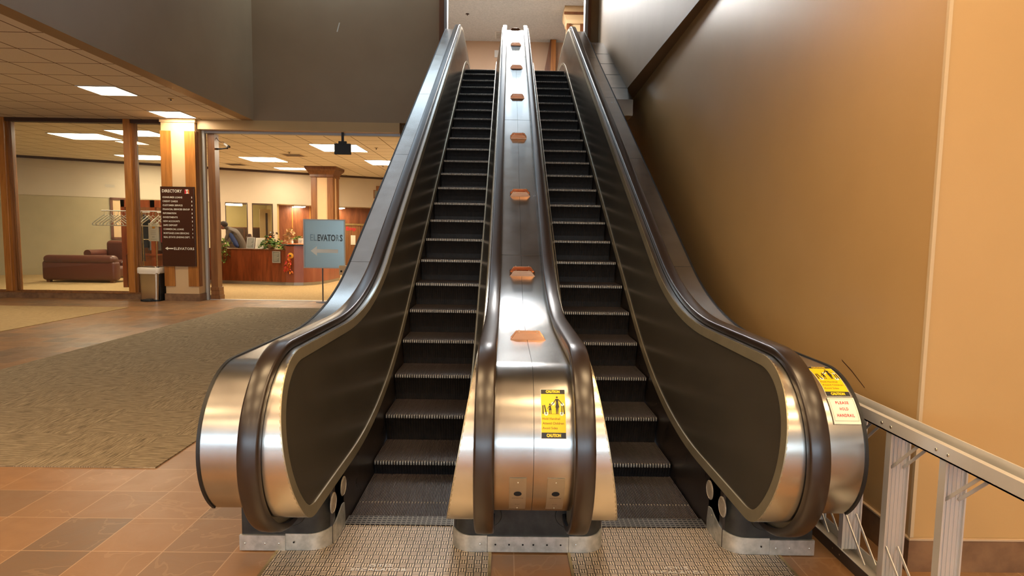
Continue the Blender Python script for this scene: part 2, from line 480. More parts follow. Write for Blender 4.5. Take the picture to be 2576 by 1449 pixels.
def S(y):                              # top of the skirt under the balustrade panel
    inc = .27+.03+(y-4.045)*T30
    return smin(smax(.285, inc, .5), H2+.285, .4)
KS = .169
def slant(y, z): return max(0., KS*(z-S(y)))   # the inner panel leans back from the steps

# closed outline of the inner balustrade face
def outline(d, raise_=0.):
    pts = []
    for y, z in off([p for p in hr_path(268, -88, 4)], d):
        pts.append((y, smax(z, S(y)+raise_, .05)))
    ya, yb = pts[0][0], pts[-1][0]
    n = 110
    for i in range(1, n):
        y = yb+(ya-yb)*i/n
        pts.append((y, S(y)+raise_+.0005))
    return pts
OUT = outline(.04)
INN = outline(.088, .045)
def face_pt(xs, o, y, z, lift=0.):     # xs skirt plane, o outward sign
    return (xs+o*(slant(y, z)-lift), y, z)
def columns(poly, n=150):
    ys = [p[0] for p in poly]; y0, y1 = min(ys)+1e-4, max(ys)-1e-4
    # denser samples near the ends
    res = []
    for i in range(n+1):
        t = i/n; y = y0+(y1-y0)*t
        if t < .12: y = y0+(y1-y0)*.12*(t/.12)**2
        if t > .88: y = y1-(y1-y0)*.12*((1-t)/.12)**2
        zs = []
        for k in range(len(poly)):
            a, b = poly[k], poly[(k+1) % len(poly)]
            if (a[0]-y)*(b[0]-y) <= 0 and a[0] != b[0]:
                zs.append(a[1]+(b[1]-a[1])*(y-a[0])/(b[0]-a[0]))
        if len(zs) >= 2: res.append((y, min(zs), max(zs)))
    return res

SK_L, SK_M1, SK_M2, SK_R = -.815, -.230, .485, 1.075
OUT_L, OUT_R = -1.235, 1.495
UO = (.140, .225); UC = (.115, .198)

def handrail(name, xs, o, U, root):
    x0, x1 = xs+o*U[0], xs+o*U[1]
    xm, hw = (x0+x1)/2, abs(x1-x0)/2
    sec = [(-1,.034),(-1,.012),(-.93,.004),(-.75,0),(0,-.002),(.75,0),(.93,.004),(1,.012),(1,.034),(.72,.037),(.72,.02),(-.72,.02),(-.72,.037)]
    rings = []
    for y, z, ny, nz in FULL:
        rings.append([(xm+a*hw, y+ny*d, z+nz*d) for a, d in sec])
    h = obj('handrail', MB().sweep(rings), 'rubber', root, smooth=50, label='black moving rubber handrail')
    g = MB()
    rings = [[(xm+a*.028, y+ny*d, z+nz*d) for a, d in ((-1,.024),(1,.024),(1,.13),(-1,.13))] for y, z, ny, nz in FULL[2:-2]]
    g.sweep(rings)
    obj('handrail_guide', g, 'trim_steel', root, smooth=40)
    return h
def inner_face(xs, o, U, root):
    """slanted inner panel with its moulding and the narrow curved strip under the handrail"""
    cols = columns(INN)
    mb = MB(); A = [face_pt(xs, o, y, a) for y, a, b in cols]; B = [face_pt(xs, o, y, b) for y, a, b in cols]
    mb.strip(A, B)
    obj('balustrade_panel', mb, 'panel_steel', root, smooth=60, label='dark satin steel side panel')
    n = len(OUT)
    m = MB(); vs = []; fs = []
    for k in range(n):
        (yo, zo), (yi, zi) = OUT[k], INN[k]
        vs += [face_pt(xs, o, yo, zo, 0), face_pt(xs, o, yo, zo, .007), face_pt(xs, o, yi, zi, .007), face_pt(xs, o, yi, zi, 0)]
    for k in range(n):
        a, b = 4*k, 4*((k+1) % n)
        fs += [(a+j, a+j+1, b+j+1, b+j) for j in range(3)]
    m.add(vs, fs)
    obj('moulding', m, 'trim_steel', root, smooth=35, label='thin bronze-toned moulding round the panel')
    # curved strip: from the moulding out to the handrail
    p = hr_path(266, -86, 4); q = off(p, .04); q = [(y, smax(z, S(y), .05)) for y, z in q]
    ux = U[0]+.02
    A = [face_pt(xs, o, y, z, .003) for y, z in q]; B = [(xs+o*max(ux, slant(y, z)), y, z) for y, z in q]
    q2 = off(p, .055); q2 = [(y, smax(z, S(y)+.01, .05)) for y, z in q2]
    m = MB().strip(A, B).strip(B, [(xs+o*max(ux, slant(y, z)), y, z) for y, z in q2])
    obj('inner_deck', m, 'steel', root, smooth=50, label='brushed steel strip inside the handrail')
def skirt(xs, o, root):
    ys = [2.80+.12*i for i in range(92)]
    ys = [y for y in ys if y < 13.9]
    top = [(y, S(y)+.012) for y in ys]
    bot = [(y, smin(smax(-.02, .27-.3+(y-4.045)*T30, .2), H2-.02, .3)) for y in ys]
    m = MB()
    rings = [[(xs, y, zb), (xs+o*.012, y, zb), (xs+o*.012, y, zt), (xs, y, zt)] for (y, zt), (_, zb) in zip(top, bot)]
    m.sweep(rings)
    obj('skirt', m, 'skirt_black', root, smooth=30, label='black skirt panel beside the steps')
    for y, z in ((2.989, .213), (2.779+.03, .206)):
        r = .043
        m = MB().lathe([(r+.006, 0), (r+.006, .003), (r, .006), (r*.98, .0035), (.001, .0035)], (0,0,0), 24, axis='x', cap=False)
        m.v = [(xs-o*x, y+a, z+b) for x, a, b in m.v]
        obj('skirt_light', m, 'lens_dirty', root, smooth=40, label='round frosted skirt light')
def screws(par, pts, ax='y', r=.0045, m='screw'):
    for p in pts:
        obj('screw', MB().ball(p, r, 8, 5, 0, (1,.5,1) if ax == 'y' else (.5,1,1)), m, par, loc=LOCAL)
def round_corner(cx, cy, r, a0, a1, n=8):
    return [(cx+r*math.cos(math.radians(a0+(a1-a0)*i/n)), cy+r*math.sin(math.radians(a0+(a1-a0)*i/n))) for i in range(n+1)]

def step_mesh():
    W = .572; m = MB()
    # body: tread, nose and curved riser
    prof = [(.0,-.006),(.0,-.022),(.006,-.034),(.018,-.06),(.032,-.10),(.045,-.15),(.052,-.205),(.075,-.205),(.40,-.03),(.40,-.006)]
    m.prism_x(prof, -W/2, W/2, 0)
    n = 66; p = W/n
    for i in range(n):
        x = -W/2+p*(i+.5); a = p*.27
        m.add([(x-a,.004,-.006),(x+a,.004,-.006),(x+a,.40,-.006),(x-a,.40,-.006),(x-a,.004,0),(x+a,.004,0),(x+a,.40,0),(x-a,.40,0)],
              [(4,5,6,7),(0,1,5,4),(1,2,6,5),(2,3,7,6),(3,0,4,7)], 1)
    n = 33; p = W/n
    rp = [(.004,0),(-.004,-.004),(-.006,-.012),(-.006,-.024)]
    rq = [(-.006,-.024),(.002,-.040),(.014,-.066),(.028,-.104),(.041,-.152),(.047,-.2)]
    for i in range(n):
        x = -W/2+p*(i+.5)
        for pr, mi, a in ((rp, 2, p*.24), (rq, 0, p*.27)):
            k = len(pr)
            vs = [(x-a, y, z) for y, z in pr]+[(x+a, y, z) for y, z in pr]+[(x-a, y+.012, z) for y, z in pr]+[(x+a, y+.012, z) for y, z in pr]
            fs = []
            for j in range(k-1):
                fs += [(j, j+1, k+j+1, k+j), (j, j+1, 2*k+j+1, 2*k+j), (k+j, k+j+1, 3*k+j+1, 3*k+j)]
            m.add(vs, fs, mi)
    return m
NOSES = [(2.88,-.004),(3.28,-.002),(3.68,.083)]+[(4.045+.3464*k, .27+.2*k) for k in range(22)]+[(11.68,4.645),(12.07,H2-.002)]
STEP = None
def escalator(label, xs0, xs1, o0, o1, U0, U1, handles):
    """xs0/xs1: left and right skirt planes"""
    global STEP
    xc = (xs0+xs1)/2
    root = thing('escalator', label, 'escalator', (xc, 3.05, 0), 'side by side escalators')
    if STEP is None:
        s = obj('step', step_mesh(), ['step_black','step_rib','step_nose'], root, fix=True, loc=(0,0,0)); STEP = s
        first = s
    else:
        first = STEP.copy(); COL.objects.link(first); first.parent = root
    for i, (y, z) in enumerate(NOSES):
        s = first if i == 0 else first.copy()
        if i: COL.objects.link(s); s.parent = root
        s.location = (0, y-3.05, z)
    for xs, o, U in ((xs0, -1, U0), (xs1, 1, U1)):
        handrail('handrail', xs, o, U, root)
        inner_face(xs, o, U, root)
        skirt(xs, o, root)
    # combs
    for y0, y1, z in ((2.99, 3.085, 0.0), (12.25, 12.35, H2)):
        m = MB().box(xs0+.004, xs1-.004, y0, y1, z, z+.010)
        for i in range(44):
            x = xs0+.01+(xs1-xs0-.02)*(i+.5)/44
            a = .0028
            if y0 < 5: m.add([(x-a,y1,z+.0),(x+a,y1,z+.0),(x-a,y1,z+.009),(x+a,y1,z+.009),(x,y1+.022,z)], [(0,1,3,2),(0,2,4),(1,3,4),(2,3,4)])
        obj('comb_plate', m, 'comb_slots', root, label='dark slotted comb plate at the step entry')
    return root
esc_l = escalator('left escalator, its dark ribbed steps rising beside the open lobby', SK_L, SK_M1, -1, 1, UO, UC, None)
esc_r = escalator('right escalator, its dark ribbed steps rising beside the tan wall', SK_M2, SK_R, -1, 1, UC, UO, None)

# ---- outer decks, cladding and pedestals
def outer_unit(root, xs, xo, o):
    w = abs(xo-xs)
    u0 = .215
    rings = [[(xs+o*u, y+ny*d, z+nz*d) for u, d in ((u0,.088),(w-.012,.088),(w-.012,.10),(u0,.10))] for y, z, ny, nz in DECK]
    obj('outer_deck', MB().sweep(rings), 'steel_deck', root, smooth=35, label='wide brushed steel deck outside the handrail')
    rings = [[(xs+o*u, y+ny*d, z+nz*d) for u, d in ((w-.012,.083),(w,.083),(w,.125),(w-.012,.125))] for y, z, ny, nz in DECK]
    obj('edge_trim', MB().sweep(rings), 'rim_black', root, smooth=35, label='black rubber edge trim')
    poly = off(DECK, .10)+[(CT[0]+.2, H2), (12.4, H2), (12.4, H2-.75), (11.3, H2-1.2), (5.2, .05), (4.6, .001), (2.76, .001), (2.76, .28)]
    obj('side_cladding', MB().prism_x(poly, xs+o*.16, xs+o*(w-.004)), 'steel_deck', root)
    # joints across the deck
    for yj in (3.45, 4.83, 6.6, 8.45, 10.3):
        k = min(range(len(DECK)), key=lambda i: abs(DECK[i][0]+DECK[i][2]*.088-yj))
        y, z, ny, nz = DECK[k]
        if 4.9 < yj < 11: y = yj; z = .975+(yj-4.045)*T30; 
        t = (-nz, ny)
        p = [(y+ny*.0872+t[0]*s*.0012, z+nz*.0872+t[1]*s*.0012) for s in (-1, 1)]+[(y+ny*.0895+t[0]*s*.0012, z+nz*.0895+t[1]*s*.0012) for s in (1, -1)]
        obj('deck_joint', MB().prism_x(p, xs+o*u0, xs+o*(w-.013)), 'joint_dark', root)
    # pedestal
    sgn = lambda pts: [(xs+o*u, y) for u, y in pts]
    cor = round_corner(.10, 2.845, .10, 270, 180, 8)          # u,y : front corner towards the steps
    plan = sgn([(w-.008, 2.745)]+cor+[(.0, 3.0), (.15, 3.0), (.15, 3.3), (w-.008, 3.3)])
    obj('pedestal', MB().prism(plan, 0.001, .29), 'base_black', root, smooth=40, label='black pedestal under the newel')
    fl = MB().box(min(xs+o*.205, xs+o*w), max(xs+o*.205, xs+o*w), 2.733, 2.745, .004, .078)
    k1 = obj('kick_plate', fl, 'kick_steel', root, label='flat steel kick plate with screws')
    screws(k1, [(xs+o*u, 2.732, .038) for u in (.235, .30, .395)])
    cor2 = round_corner(.10, 2.845, .108, 270, 180, 10)
    path = [(.205, 2.737)]+cor2+[(-.008, 2.90), (-.008, 2.95), (-.008, 2.985), (-.008, 2.998)]
    tops = [.085]+[.085+.018*(i/10)**2 for i in range(11)]+[.118, .134, .128, .06]
    n = len(path); m = MB()
    vs = []; fs = []
    for (u, y), zt in zip(path, tops):
        vs += [(xs+o*u, y, .004), (xs+o*u, y, zt)]
    cin = round_corner(.10, 2.845, .1015, 270, 180, 10)
    path2 = [(.205, 2.7435)]+cin+[(-.0015, 2.90), (-.0015, 2.95), (-.0015, 2.985), (-.0015, 2.998)]
    for (u, y), zt in zip(path2, tops):
        vs += [(xs+o*u, y, .004), (xs+o*u, y, zt)]
    for i in range(n-1):
        a = 2*i; fs += [(a, a+1, a+3, a+2), (2*n+a, 2*n+a+1, 2*n+a+3, 2*n+a+2), (a+1, a+3, 2*n+a+3, 2*n+a+1)]
    m.add(vs, fs)
    k2 = obj('kick_plate', m, 'kick_steel', root, smooth=40, label='steel kick plate curling round the corner')
    screws(k2, [(xs+o*.165, 2.733, .045)], m='hole'); screws(k2, [(xs-o*.009, 2.93, .105), (xs-o*.009, 2.86, .045)], 'x')
    # boot where the handrail goes in
    xh = xs+o*(UO[0]+UO[1])/2
    boot(xh, root)
def boot(xh, root):
    m = MB()
    prof = []
    for i in range(28):
        a = 2*PI*i/28; prof.append((xh+.075*math.cos(a), .185+.062*math.sin(a)))
    m.prism_y(prof, 2.735, 2.746)
    b = obj('handrail_inlet', m, 'base_black', root, smooth=40, bevel=.004)
outer_unit(esc_l, SK_L, OUT_L, -1)
outer_unit(esc_r, SK_R, OUT_R, 1)

# ---- shared balustrade between the two escalators
XC = (SK_M1+SK_M2)/2
mid = thing('escalator_balustrade', 'steel deck and rounded newel standing between the two escalators', 'balustrade', (XC, 2.75, 0))
xa, xb = SK_M1+.19, SK_M2-.19
def deckring(x0, x1, d0, d1, P=DECK): return [[(x0, y+ny*d0, z+nz*d0), (x1, y+ny*d0, z+nz*d0), (x1, y+ny*d1, z+nz*d1), (x0, y+ny*d1, z+nz*d1)] for y, z, ny, nz in P]
obj('centre_deck', MB().sweep(deckring(xa, XC-.001, .088, .10)), 'steel_deck', mid, smooth=35, label='left half of the brushed steel deck')
obj('centre_deck', MB().sweep(deckring(XC+.001, xb, .088, .10)), 'steel_deck', mid, smooth=35, label='right half of the brushed steel deck')
obj('seam', MB().sweep(deckring(XC-.001, XC+.001, .092, .099)), 'joint_dark', mid, smooth=35)
poly = off(DECK, .101)+[(CT[0]+.2, H2), (12.4, H2), (12.4, H2-.75), (11.3, H2-1.2), (5.2, .05), (4.6, .001), (2.76, .001), (2.76, .28)]
obj('core', MB().prism_x(poly, SK_M1+.16, SK_M2-.16), 'steel_deck', mid)
for yj in (4.83, 7.6, 10.3):
    z = .975+(yj-4.045)*T30; ny, nz = .5, -math.cos(PI/6); t = (-nz, ny)
    p = [(yj+ny*.0872+t[0]*s*.0012, z+nz*.0872+t[1]*s*.0012) for s in (-1, 1)]+[(yj+ny*.0895+t[0]*s*.0012, z+nz*.0895+t[1]*s*.0012) for s in (1, -1)]
    obj('deck_joint', MB().prism_x(p, xa+.002, xb-.002), 'joint_dark', mid)
hw = XC-SK_M1
cl = round_corner(SK_M1+.09, 2.835, .09, 270, 180, 8); cr = round_corner(SK_M2-.09, 2.835, .09, 0, -90, 8)
obj('pedestal', MB().prism([(x, y) for x, y in cl]+[(SK_M1, 3.3), (SK_M2, 3.3)]+[(x, y) for x, y in cr], .001, .29), 'base_black', mid, smooth=40, label='black pedestal under the rounded newel')
def kick_wrap(xs, o):
    path = [(.163, 2.737)]+round_corner(.09, 2.835, .098, 270, 180, 10)+[(-.008, 2.90), (-.008, 2.96), (-.008, 2.99)]
    tops = [.085]+[.085+.018*(i/10)**2 for i in range(11)]+[.118, .13, .06]
    path2 = [(.163, 2.7435)]+round_corner(.09, 2.835, .0915, 270, 180, 10)+[(-.0015, 2.90), (-.0015, 2.96), (-.0015, 2.99)]
    vs = []; fs = []; n = len(path)
    for pth in (path, path2):
        for (u, y), zt in zip(pth, tops): vs += [(xs+o*u, y, .004), (xs+o*u, y, zt)]
    for i in range(n-1):
        a = 2*i; fs += [(a, a+1, a+3, a+2), (2*n+a, 2*n+a+1, 2*n+a+3, 2*n+a+2), (a+1, a+3, 2*n+a+3, 2*n+a+1)]
    k = obj('kick_plate', MB().add(vs, fs), 'kick_steel', mid, smooth=40, label='steel kick plate curling round the corner')
    screws(k, [(xs+o*.13, 2.733, .045)])
kick_wrap(SK_M1, 1); kick_wrap(SK_M2, -1)
k = obj('kick_plate', MB().box(SK_M1+.165, SK_M2-.165, 2.735, 2.745, .006, .082), 'kick_steel', mid, label='flat steel kick plate with six screws')
screws(k, [(XC+d, 2.734, .043) for d in (-.155, -.09, -.025, .025, .09, .155)], m='hole')
for xh in (SK_M1+(UC[0]+UC[1])/2, SK_M2-(UC[0]+UC[1])/2): boot(xh, mid)
# newel surface: x, angle above the horizontal, lift
def nw(x, deg, lift=0.): 
    a = math.radians(deg); r = .342+lift
    return (x, CB[0]-r*math.cos(a), CB[1]+r*math.sin(a))
def patch(x0, x1, a0, a1, lift, th=.0, n=10, corner=0.):
    m = MB(); A = []; B = []
    for i in range(n+1):
        a = a0+(a1-a0)*i/n; c = 0
        A.append(nw(x0+c, a, lift)); B.append(nw(x1-c, a, lift))
    m.strip(A, B)
    if th:
        A2 = [nw(x0, a0+(a1-a0)*i/n, lift-th) for i in range(n+1)]; B2 = [nw(x1, a0+(a1-a0)*i/n, lift-th) for i in range(n+1)]
        m.strip(A, A2).strip(B, B2).add([A[0], B[0], B2[0], A2[0], A[-1], B[-1], B2[-1], A2[-1]], [(0,1,2,3), (4,5,6,7)])
    return m
DEG = 180/PI/.345
for x0, x1 in ((.030, .100), (.186, .258)):
    sp = obj('switch_plate', patch(x0, x1, -12, -45, .003, .002), 'copper' if False else 'trim_steel', mid, smooth=40, label='small steel switch plate low on the newel')
    cx = (x0+x1)/2
    m = MB(); m.add([nw(cx+.0165*math.cos(2*PI*i/20), -25.5+.0135*math.sin(2*PI*i/20)*DEG, .0036) for i in range(20)], [tuple(range(20))])
    m.add([nw(cx+.004*math.cos(2*PI*i/8), -44+.003*math.sin(2*PI*i/8)*DEG, .0036) for i in range(8)], [tuple(range(8))])
    obj('key_hole', m, 'hole', sp, loc=LOCAL)
    for a in (-15.5, -43): obj('screw', MB().ball(nw(cx, a, .004), .0032, 8, 5), 'screw', sp, loc=LOCAL)
    f = lambda u, v, cx=cx: nw(cx+u, -30.3+v*DEG, .0035)
    m = text_mb('STOP BUTTON', .01, f, 'CENTER', fit=(.046,.0045))
    m = text_mb('RUN', .008, lambda u, v, cx=cx: nw(cx+u, -38+v*DEG, .0035), 'CENTER', m, fit=(.018,.004))
    obj('lettering', m, 'hole', sp, loc=LOCAL)

# deck guards
def guard_mb():
    m = MB()
    for y0, h in ((-.045, .040), (.022, .040)):
        pts = [(-.098, 0), (.098, 0), (.066, h), (-.066, h)]
        vs = [(x, y0-.004+z*.25, z) for x, z in pts]+[(x, y0+.013+z*.0, z) for x, z in pts]
        m.add(vs, [(0,1,2,3), (7,6,5,4), (0,4,5,1), (1,5,6,2), (2,6,7,3), (3,7,4,0)])
    m.box(-.098, .098, -.05, .04, 0, .004)
    return m
gp = None
for i, y in enumerate((3.33, 4.64, 5.84, 7.14, 8.43, 9.72, 11.02, 12.2)):
    # find deck point
    best = min(((abs(p[0]+p[2]*.088-y), k) for k, p in enumerate(DECK)))[1]
    if 4.75 < y < 11.8: ny, nz = .5, -math.cos(PI/6); py = y; pz = .975+(y-ny*.088-4.045)*T30+nz*.088
    else:
        p = DECK[best]; ny, nz = p[2], p[3]
        q = off(DECK, .088); j = best if q[best][0] <= y else best-1
        f = (y-q[j][0])/(q[j+1][0]-q[j][0]); py, pz = y, q[j][1]+f*(q[j+1][1]-q[j][1])
    ang = math.atan2(ny, -nz)
    if gp is None:
        gp = obj('deck_guard', guard_mb(), 'copper', mid, bevel=.0015, loc=LOCAL, label='copper-coloured guard bolted across the deck')
        g = gp
        for a, b_ in ((-.05,-.032),(.05,-.032),(-.05,.034),(.05,.034)): obj('screw', MB().ball((a, b_, .041), .004, 8, 4), 'screw', gp, loc=LOCAL)
    else:
        g = gp.copy(); COL.objects.link(g); g.parent = mid
        for ch in gp.children:
            s = ch.copy(); COL.objects.link(s); s.parent = g
    g.location = (XC+.005-XC, py-2.75, pz); g.rotation_euler = (ang, 0, 0)

# ---- signs stuck on the newels
def caution(label, x0, x1, a_top, a_bot):
    W = x1-x0; Hh = (a_top-a_bot)/DEG; cx = (x0+x1)/2
    root = thing('caution_sticker', label, 'sticker', nw(cx, a_bot, .001), 'caution stickers on the newels')
    P = lambda u, v, l=.0018: nw(x0+u*W, a_top-(1-v)*Hh*DEG, l)       # u,v in 0..1, v up
    def quadm(u0, u1, v0, v1, l, m=None, n=8):
        m = m or MB(); A = [P(u0, v0+(v1-v0)*i/n, l) for i in range(n+1)]; B = [P(u1, v0+(v1-v0)*i/n, l) for i in range(n+1)]
        return m.strip(A, B)
    obj('backing', quadm(-.015, 1.015, -.008, 1.008, .0010), 'caution_white', root)
    obj('field', quadm(0, 1, .11, .895, .0014), 'caution_yellow', root)
    obj('band', quadm(0, 1, 0, .11, .0014), 'ink_black', root, label='black lower band'); obj('band', quadm(0, 1, .895, 1, .0014), 'ink_black', root, label='black upper band')
    asp = Hh/W
    t = None
    for v, in ((.925,), (.03,)):
        t = text_mb('CAUTION', .165, lambda u, w, v=v: P(.5+u*.95, v+w/asp*.95, .0018), 'CENTER', t, bold=.012, fit=(.62,.135))
    obj('lettering', t, 'caution_yellow', root, label='yellow CAUTION lettering')
    t = None
    for s, v, tw in (('Hold Handrail', .355, .72), ('Attend Children', .265, .88), ('Avoid Sides', .175, .62)):
        t = text_mb(s, .1, lambda u, w, v=v: P(.04+u, v+w/asp, .0018), 'LEFT', t, bold=.001, fit=(tw,.095))
    obj('lettering', t, 'ink_brown', root, label='brown instruction lettering')
    # picture
    w_ = MB(); b_ = MB()
    def disc(mb, u, v, r, l, n=14): mb.add([P(u+r*math.cos(2*PI*i/n), v+r/asp*math.sin(2*PI*i/n), l) for i in range(n)], [tuple(range(n))])
    def pol(mb, pts, l=.0021): mb.add([P(u, v, l) for u, v in pts], [tuple(range(len(pts)))])
    def bar(mb, a, b, w, l=.0021):
        dx, dy = b[0]-a[0], (b[1]-a[1])*asp; L_ = math.hypot(dx, dy); nx, nyy = -dy/L_*w/2, dx/L_*w/2/asp
        pol(mb, [(a[0]+nx, a[1]+nyy), (b[0]+nx, b[1]+nyy), (b[0]-nx, b[1]-nyy), (a[0]-nx, a[1]-nyy)], l)
    for u, v, r in ((.2, .475, .085), (.84, .475, .085), (.49, .68, .075), (.88, .665, .075)): disc(w_, u, v, r, .0016)
    disc(b_, .66, .82, .042, .0021); disc(b_, .36, .665, .036, .0021)
    pol(b_, [(.60,.785),(.72,.785),(.71,.70),(.75,.60),(.72,.60),(.69,.47),(.66,.47),(.66,.6),(.64,.47),(.61,.47),(.60,.6),(.58,.60),(.62,.70)])
    bar(b_, (.61,.775), (.49,.68), .035); bar(b_, (.71,.775), (.89,.665), .035)
    pol(b_, [(.32,.64),(.40,.64),(.41,.59),(.43,.545),(.30,.545),(.33,.59)]); bar(b_, (.34,.55), (.33,.47), .03); bar(b_, (.39,.55), (.40,.47), .03)
    bar(b_, (.39,.635), (.49,.685), .028); bar(b_, (.33,.63), (.26,.57), .025)
    bar(b_, (.07,.645), (.07,.47), .05); bar(b_, (.13,.65), (.20,.49), .05); bar(b_, (.93,.645), (.95,.47), .05); bar(b_, (.86,.64), (.845,.49), .04)
    bar(b_, (.14,.47), (.86,.47), .008)
    disc(b_, .2, .475, .03, .0022, 5); disc(b_, .84, .475, .03, .0022, 5)
    obj('pictogram', b_, 'ink_black', root, label='black pictogram of an adult holding a child by the hand')
    obj('pictogram_patch', w_, 'caution_white', root)
caution('yellow and black caution sticker on the newel between the escalators', .158, .258, 51, 15.9)
caution('yellow and black caution sticker on the right newel above the hold handrail plate', 1.372, 1.474, 84, 48.5)
hs = thing('handrail_sign', 'cream plastic plate reading PLEASE HOLD HANDRAIL on the right newel', 'sign', nw(1.42, 28, .001))
obj('plate', patch(1.366, 1.478, 46.8, 27.6, .006, .005), 'cream_plate', hs, smooth=30)
m = MB()
for (x0, x1, a0, a1) in ((1.371,1.4722,45.9,45.7),(1.371,1.4722,29.9,29.7),(1.371,1.372,45.9,29.8),(1.4712,1.4722,45.9,29.8)): 
    q = patch(x0, x1, a0, a1, .0064); m.add(q.v, q.f)
obj('border_line', m, 'ink_brown', hs)
t = None
for s, a, tw in (('PLEASE', 41.8, .055), ('HOLD', 37.2, .036), ('HANDRAIL', 32.6, .072)):
    t = text_mb(s, .02, lambda u, v, a=a: nw(1.4215+u, a+v*DEG, .0066), 'CENTER', t, spacing=1.2, bold=.0006, fit=(tw,.0125))
obj('lettering', t, 'ink_red', hs, label='red lettering')

# landing plates
def landing(label, x0, x1, tx):
    r = thing('landing_plate', label, 'landing plate', ((x0+x1)/2, 2.0, 0), 'metal landing plates')
    obj('plate', MB().box(x0+.014, x1-.014, 1.2, 2.995, 0, .0045), 'landing_metal', r)
    for a in (x0, x1-.014): obj('edge_strip', MB().box(a, a+.014, 1.2, 2.74, 0, .0055), 'brass', r, label='brass edge strip')
    t = text_mb('OTIS', .03, lambda u, v: (tx+u, 2.600+v, .0062), 'CENTER', None, spacing=1.3, bold=.0006, fit=(.105,.020))
    t = text_mb('ESCALATOR', .03, lambda u, v: (tx+u, 2.566+v, .0062), 'CENTER', t, spacing=1.2, bold=.0006, fit=(.25,.020))
    obj('lettering', t, 'alu_pale', r, label='raised maker lettering')
landing('patterned metal landing plate before the left escalator', -1.065, -.045, -.545)
landing('patterned metal landing plate before the right escalator', .315, 1.335, .80)

# ------------------------------------------------------------------ the building shell
ZC = 3.88
def quads(xs, ys, z0, z1, skip, m=None):
    m = m or MB()
    for i in range(len(xs)-1):
        for j in range(len(ys)-1):
            if not skip((xs[i]+xs[i+1])/2, (ys[j]+ys[j+1])/2): m.box(xs[i], xs[i+1], ys[j], ys[j+1], z0, z1)
    return m
struct('floor', quads([-18,-5.35,-2.2,-.9,1.15,6.5], [-9,3.06,6.0,13.42], -.2, 0, lambda x, y: -.9 < x < 1.15 and 3.06 < y < 6.0), 'floor_tile')
struct('floor', MB().box(-5.35,-2.2,3.72,12.02,0,.008), 'carpet_brown')
struct('floor', MB().box(-13,-7.35,3.0,11.75,0,.008), 'carpet_gold')
struct('floor', MB().box(-18,-2.0,13.42,28,-.2,0), 'carpet_gold')
struct('floor', quads([-6,-1.36,1.73,6], [13.36,14.3,19], H2-.3, H2, lambda x, y: -1.36 < x < 1.9 and y < 14.3), 'concrete')
struct('ceiling', quads([-18,-5.65,2.2,6.5], [-9,3.4,13.45,28], ZC, ZC+.1, lambda x, y: -5.65 < x < 2.2 and 3.4 < y < 13.45), 'ceiling_tile')
struct('ceiling', MB().box(-5.65,2.6,3.2,13.45,8.1,8.3), 'paint_beige')
struct('ceiling', MB().box(-6,6,13.35,19,7.43,7.6), 'popcorn')
# right wall, a hair out of square with the escalators
wr = MB(); wx = lambda y: 1.87+(y-2.62)*.0345
wr.prism([(wx(2.62),2.62),(wx(13.1),13.1),(wx(13.1)+.3,13.1),(2.19,2.82),(6.5,2.82),(6.5,2.62)], 0, ZC)
struct('wall_right', wr, 'paint_tan')
struct('wall_right', MB().box(1.9,2.6,3.4,13.1,ZC,8.1), 'paint_tan_dim')
struct('wall_left', MB().box(-5.65,-5.4,3.4,13.1,ZC,8.1), 'paint_tan_dim')
struct('wall_front', MB().box(-5.65,-1.46,13.1,13.35,ZC,8.1).box(-1.46,1.73,13.1,13.35,7.3,8.1).box(1.73,2.6,13.1,13.35,ZC,8.1), 'paint_tan_dim')
struct('wall_near', MB().box(-5.65,2.4,3.2,3.4,ZC,8.1), 'paint_tan_dim')
struct('wall_under', MB().box(-2.3,2.6,13.36,13.5,0,ZC), 'paint_tan_dim')
struct('trim_1', MB().box(-1.46,-1.36,13.05,13.36,4.7,7.3), 'wood_dark')
struct('trim_2', MB().box(-1.36,-1.30,13.07,13.36,4.7,7.3), 'track_grey')
struct('trim_3', MB().box(1.67,1.73,13.05,13.36,4.7,7.3), 'wood_dark')
struct('trim_4', MB().box(1.61,1.67,13.07,13.36,4.7,7.3), 'track_grey')
# tile baseboards
struct('baseboard_right', MB().prism([(wx(2.61)-.013,2.607),(wx(13)-.013,13),(wx(13),13),(wx(2.62),2.62)], 0, .15), 'base_tile')
struct('baseboard_front', MB().box(1.858,6.5,2.607,2.62,0,.15), 'base_tile')
struct('trim_5', MB().box(1.856,6.5,2.603,2.616,.15,.158).prism([(wx(2.61)-.017,2.603),(wx(13)-.017,13),(wx(13),13),(wx(2.62),2.62)], .15, .158), 'grout')
# metal corner bead of the right wall
m = MB().box(1.864,1.880,2.612,2.628,.16,ZC)
struct('trim_6', m, 'corner_bead')
# beams
struct('beam', MB().box(-6.6,-2.3,13.1,13.45,3.68,ZC), 'paint_tan')
struct('trim_7', MB().box(-6.6,-2.3,13.3,13.42,3.63,3.68), 'track_grey')
struct('trim_8', MB().box(-6.6,-2.3,13.33,13.42,0,.012), 'alu_pale')
struct('trim_9', MB().box(-2.32,-2.24,13.3,13.36,0,3.68), 'wood_trim')
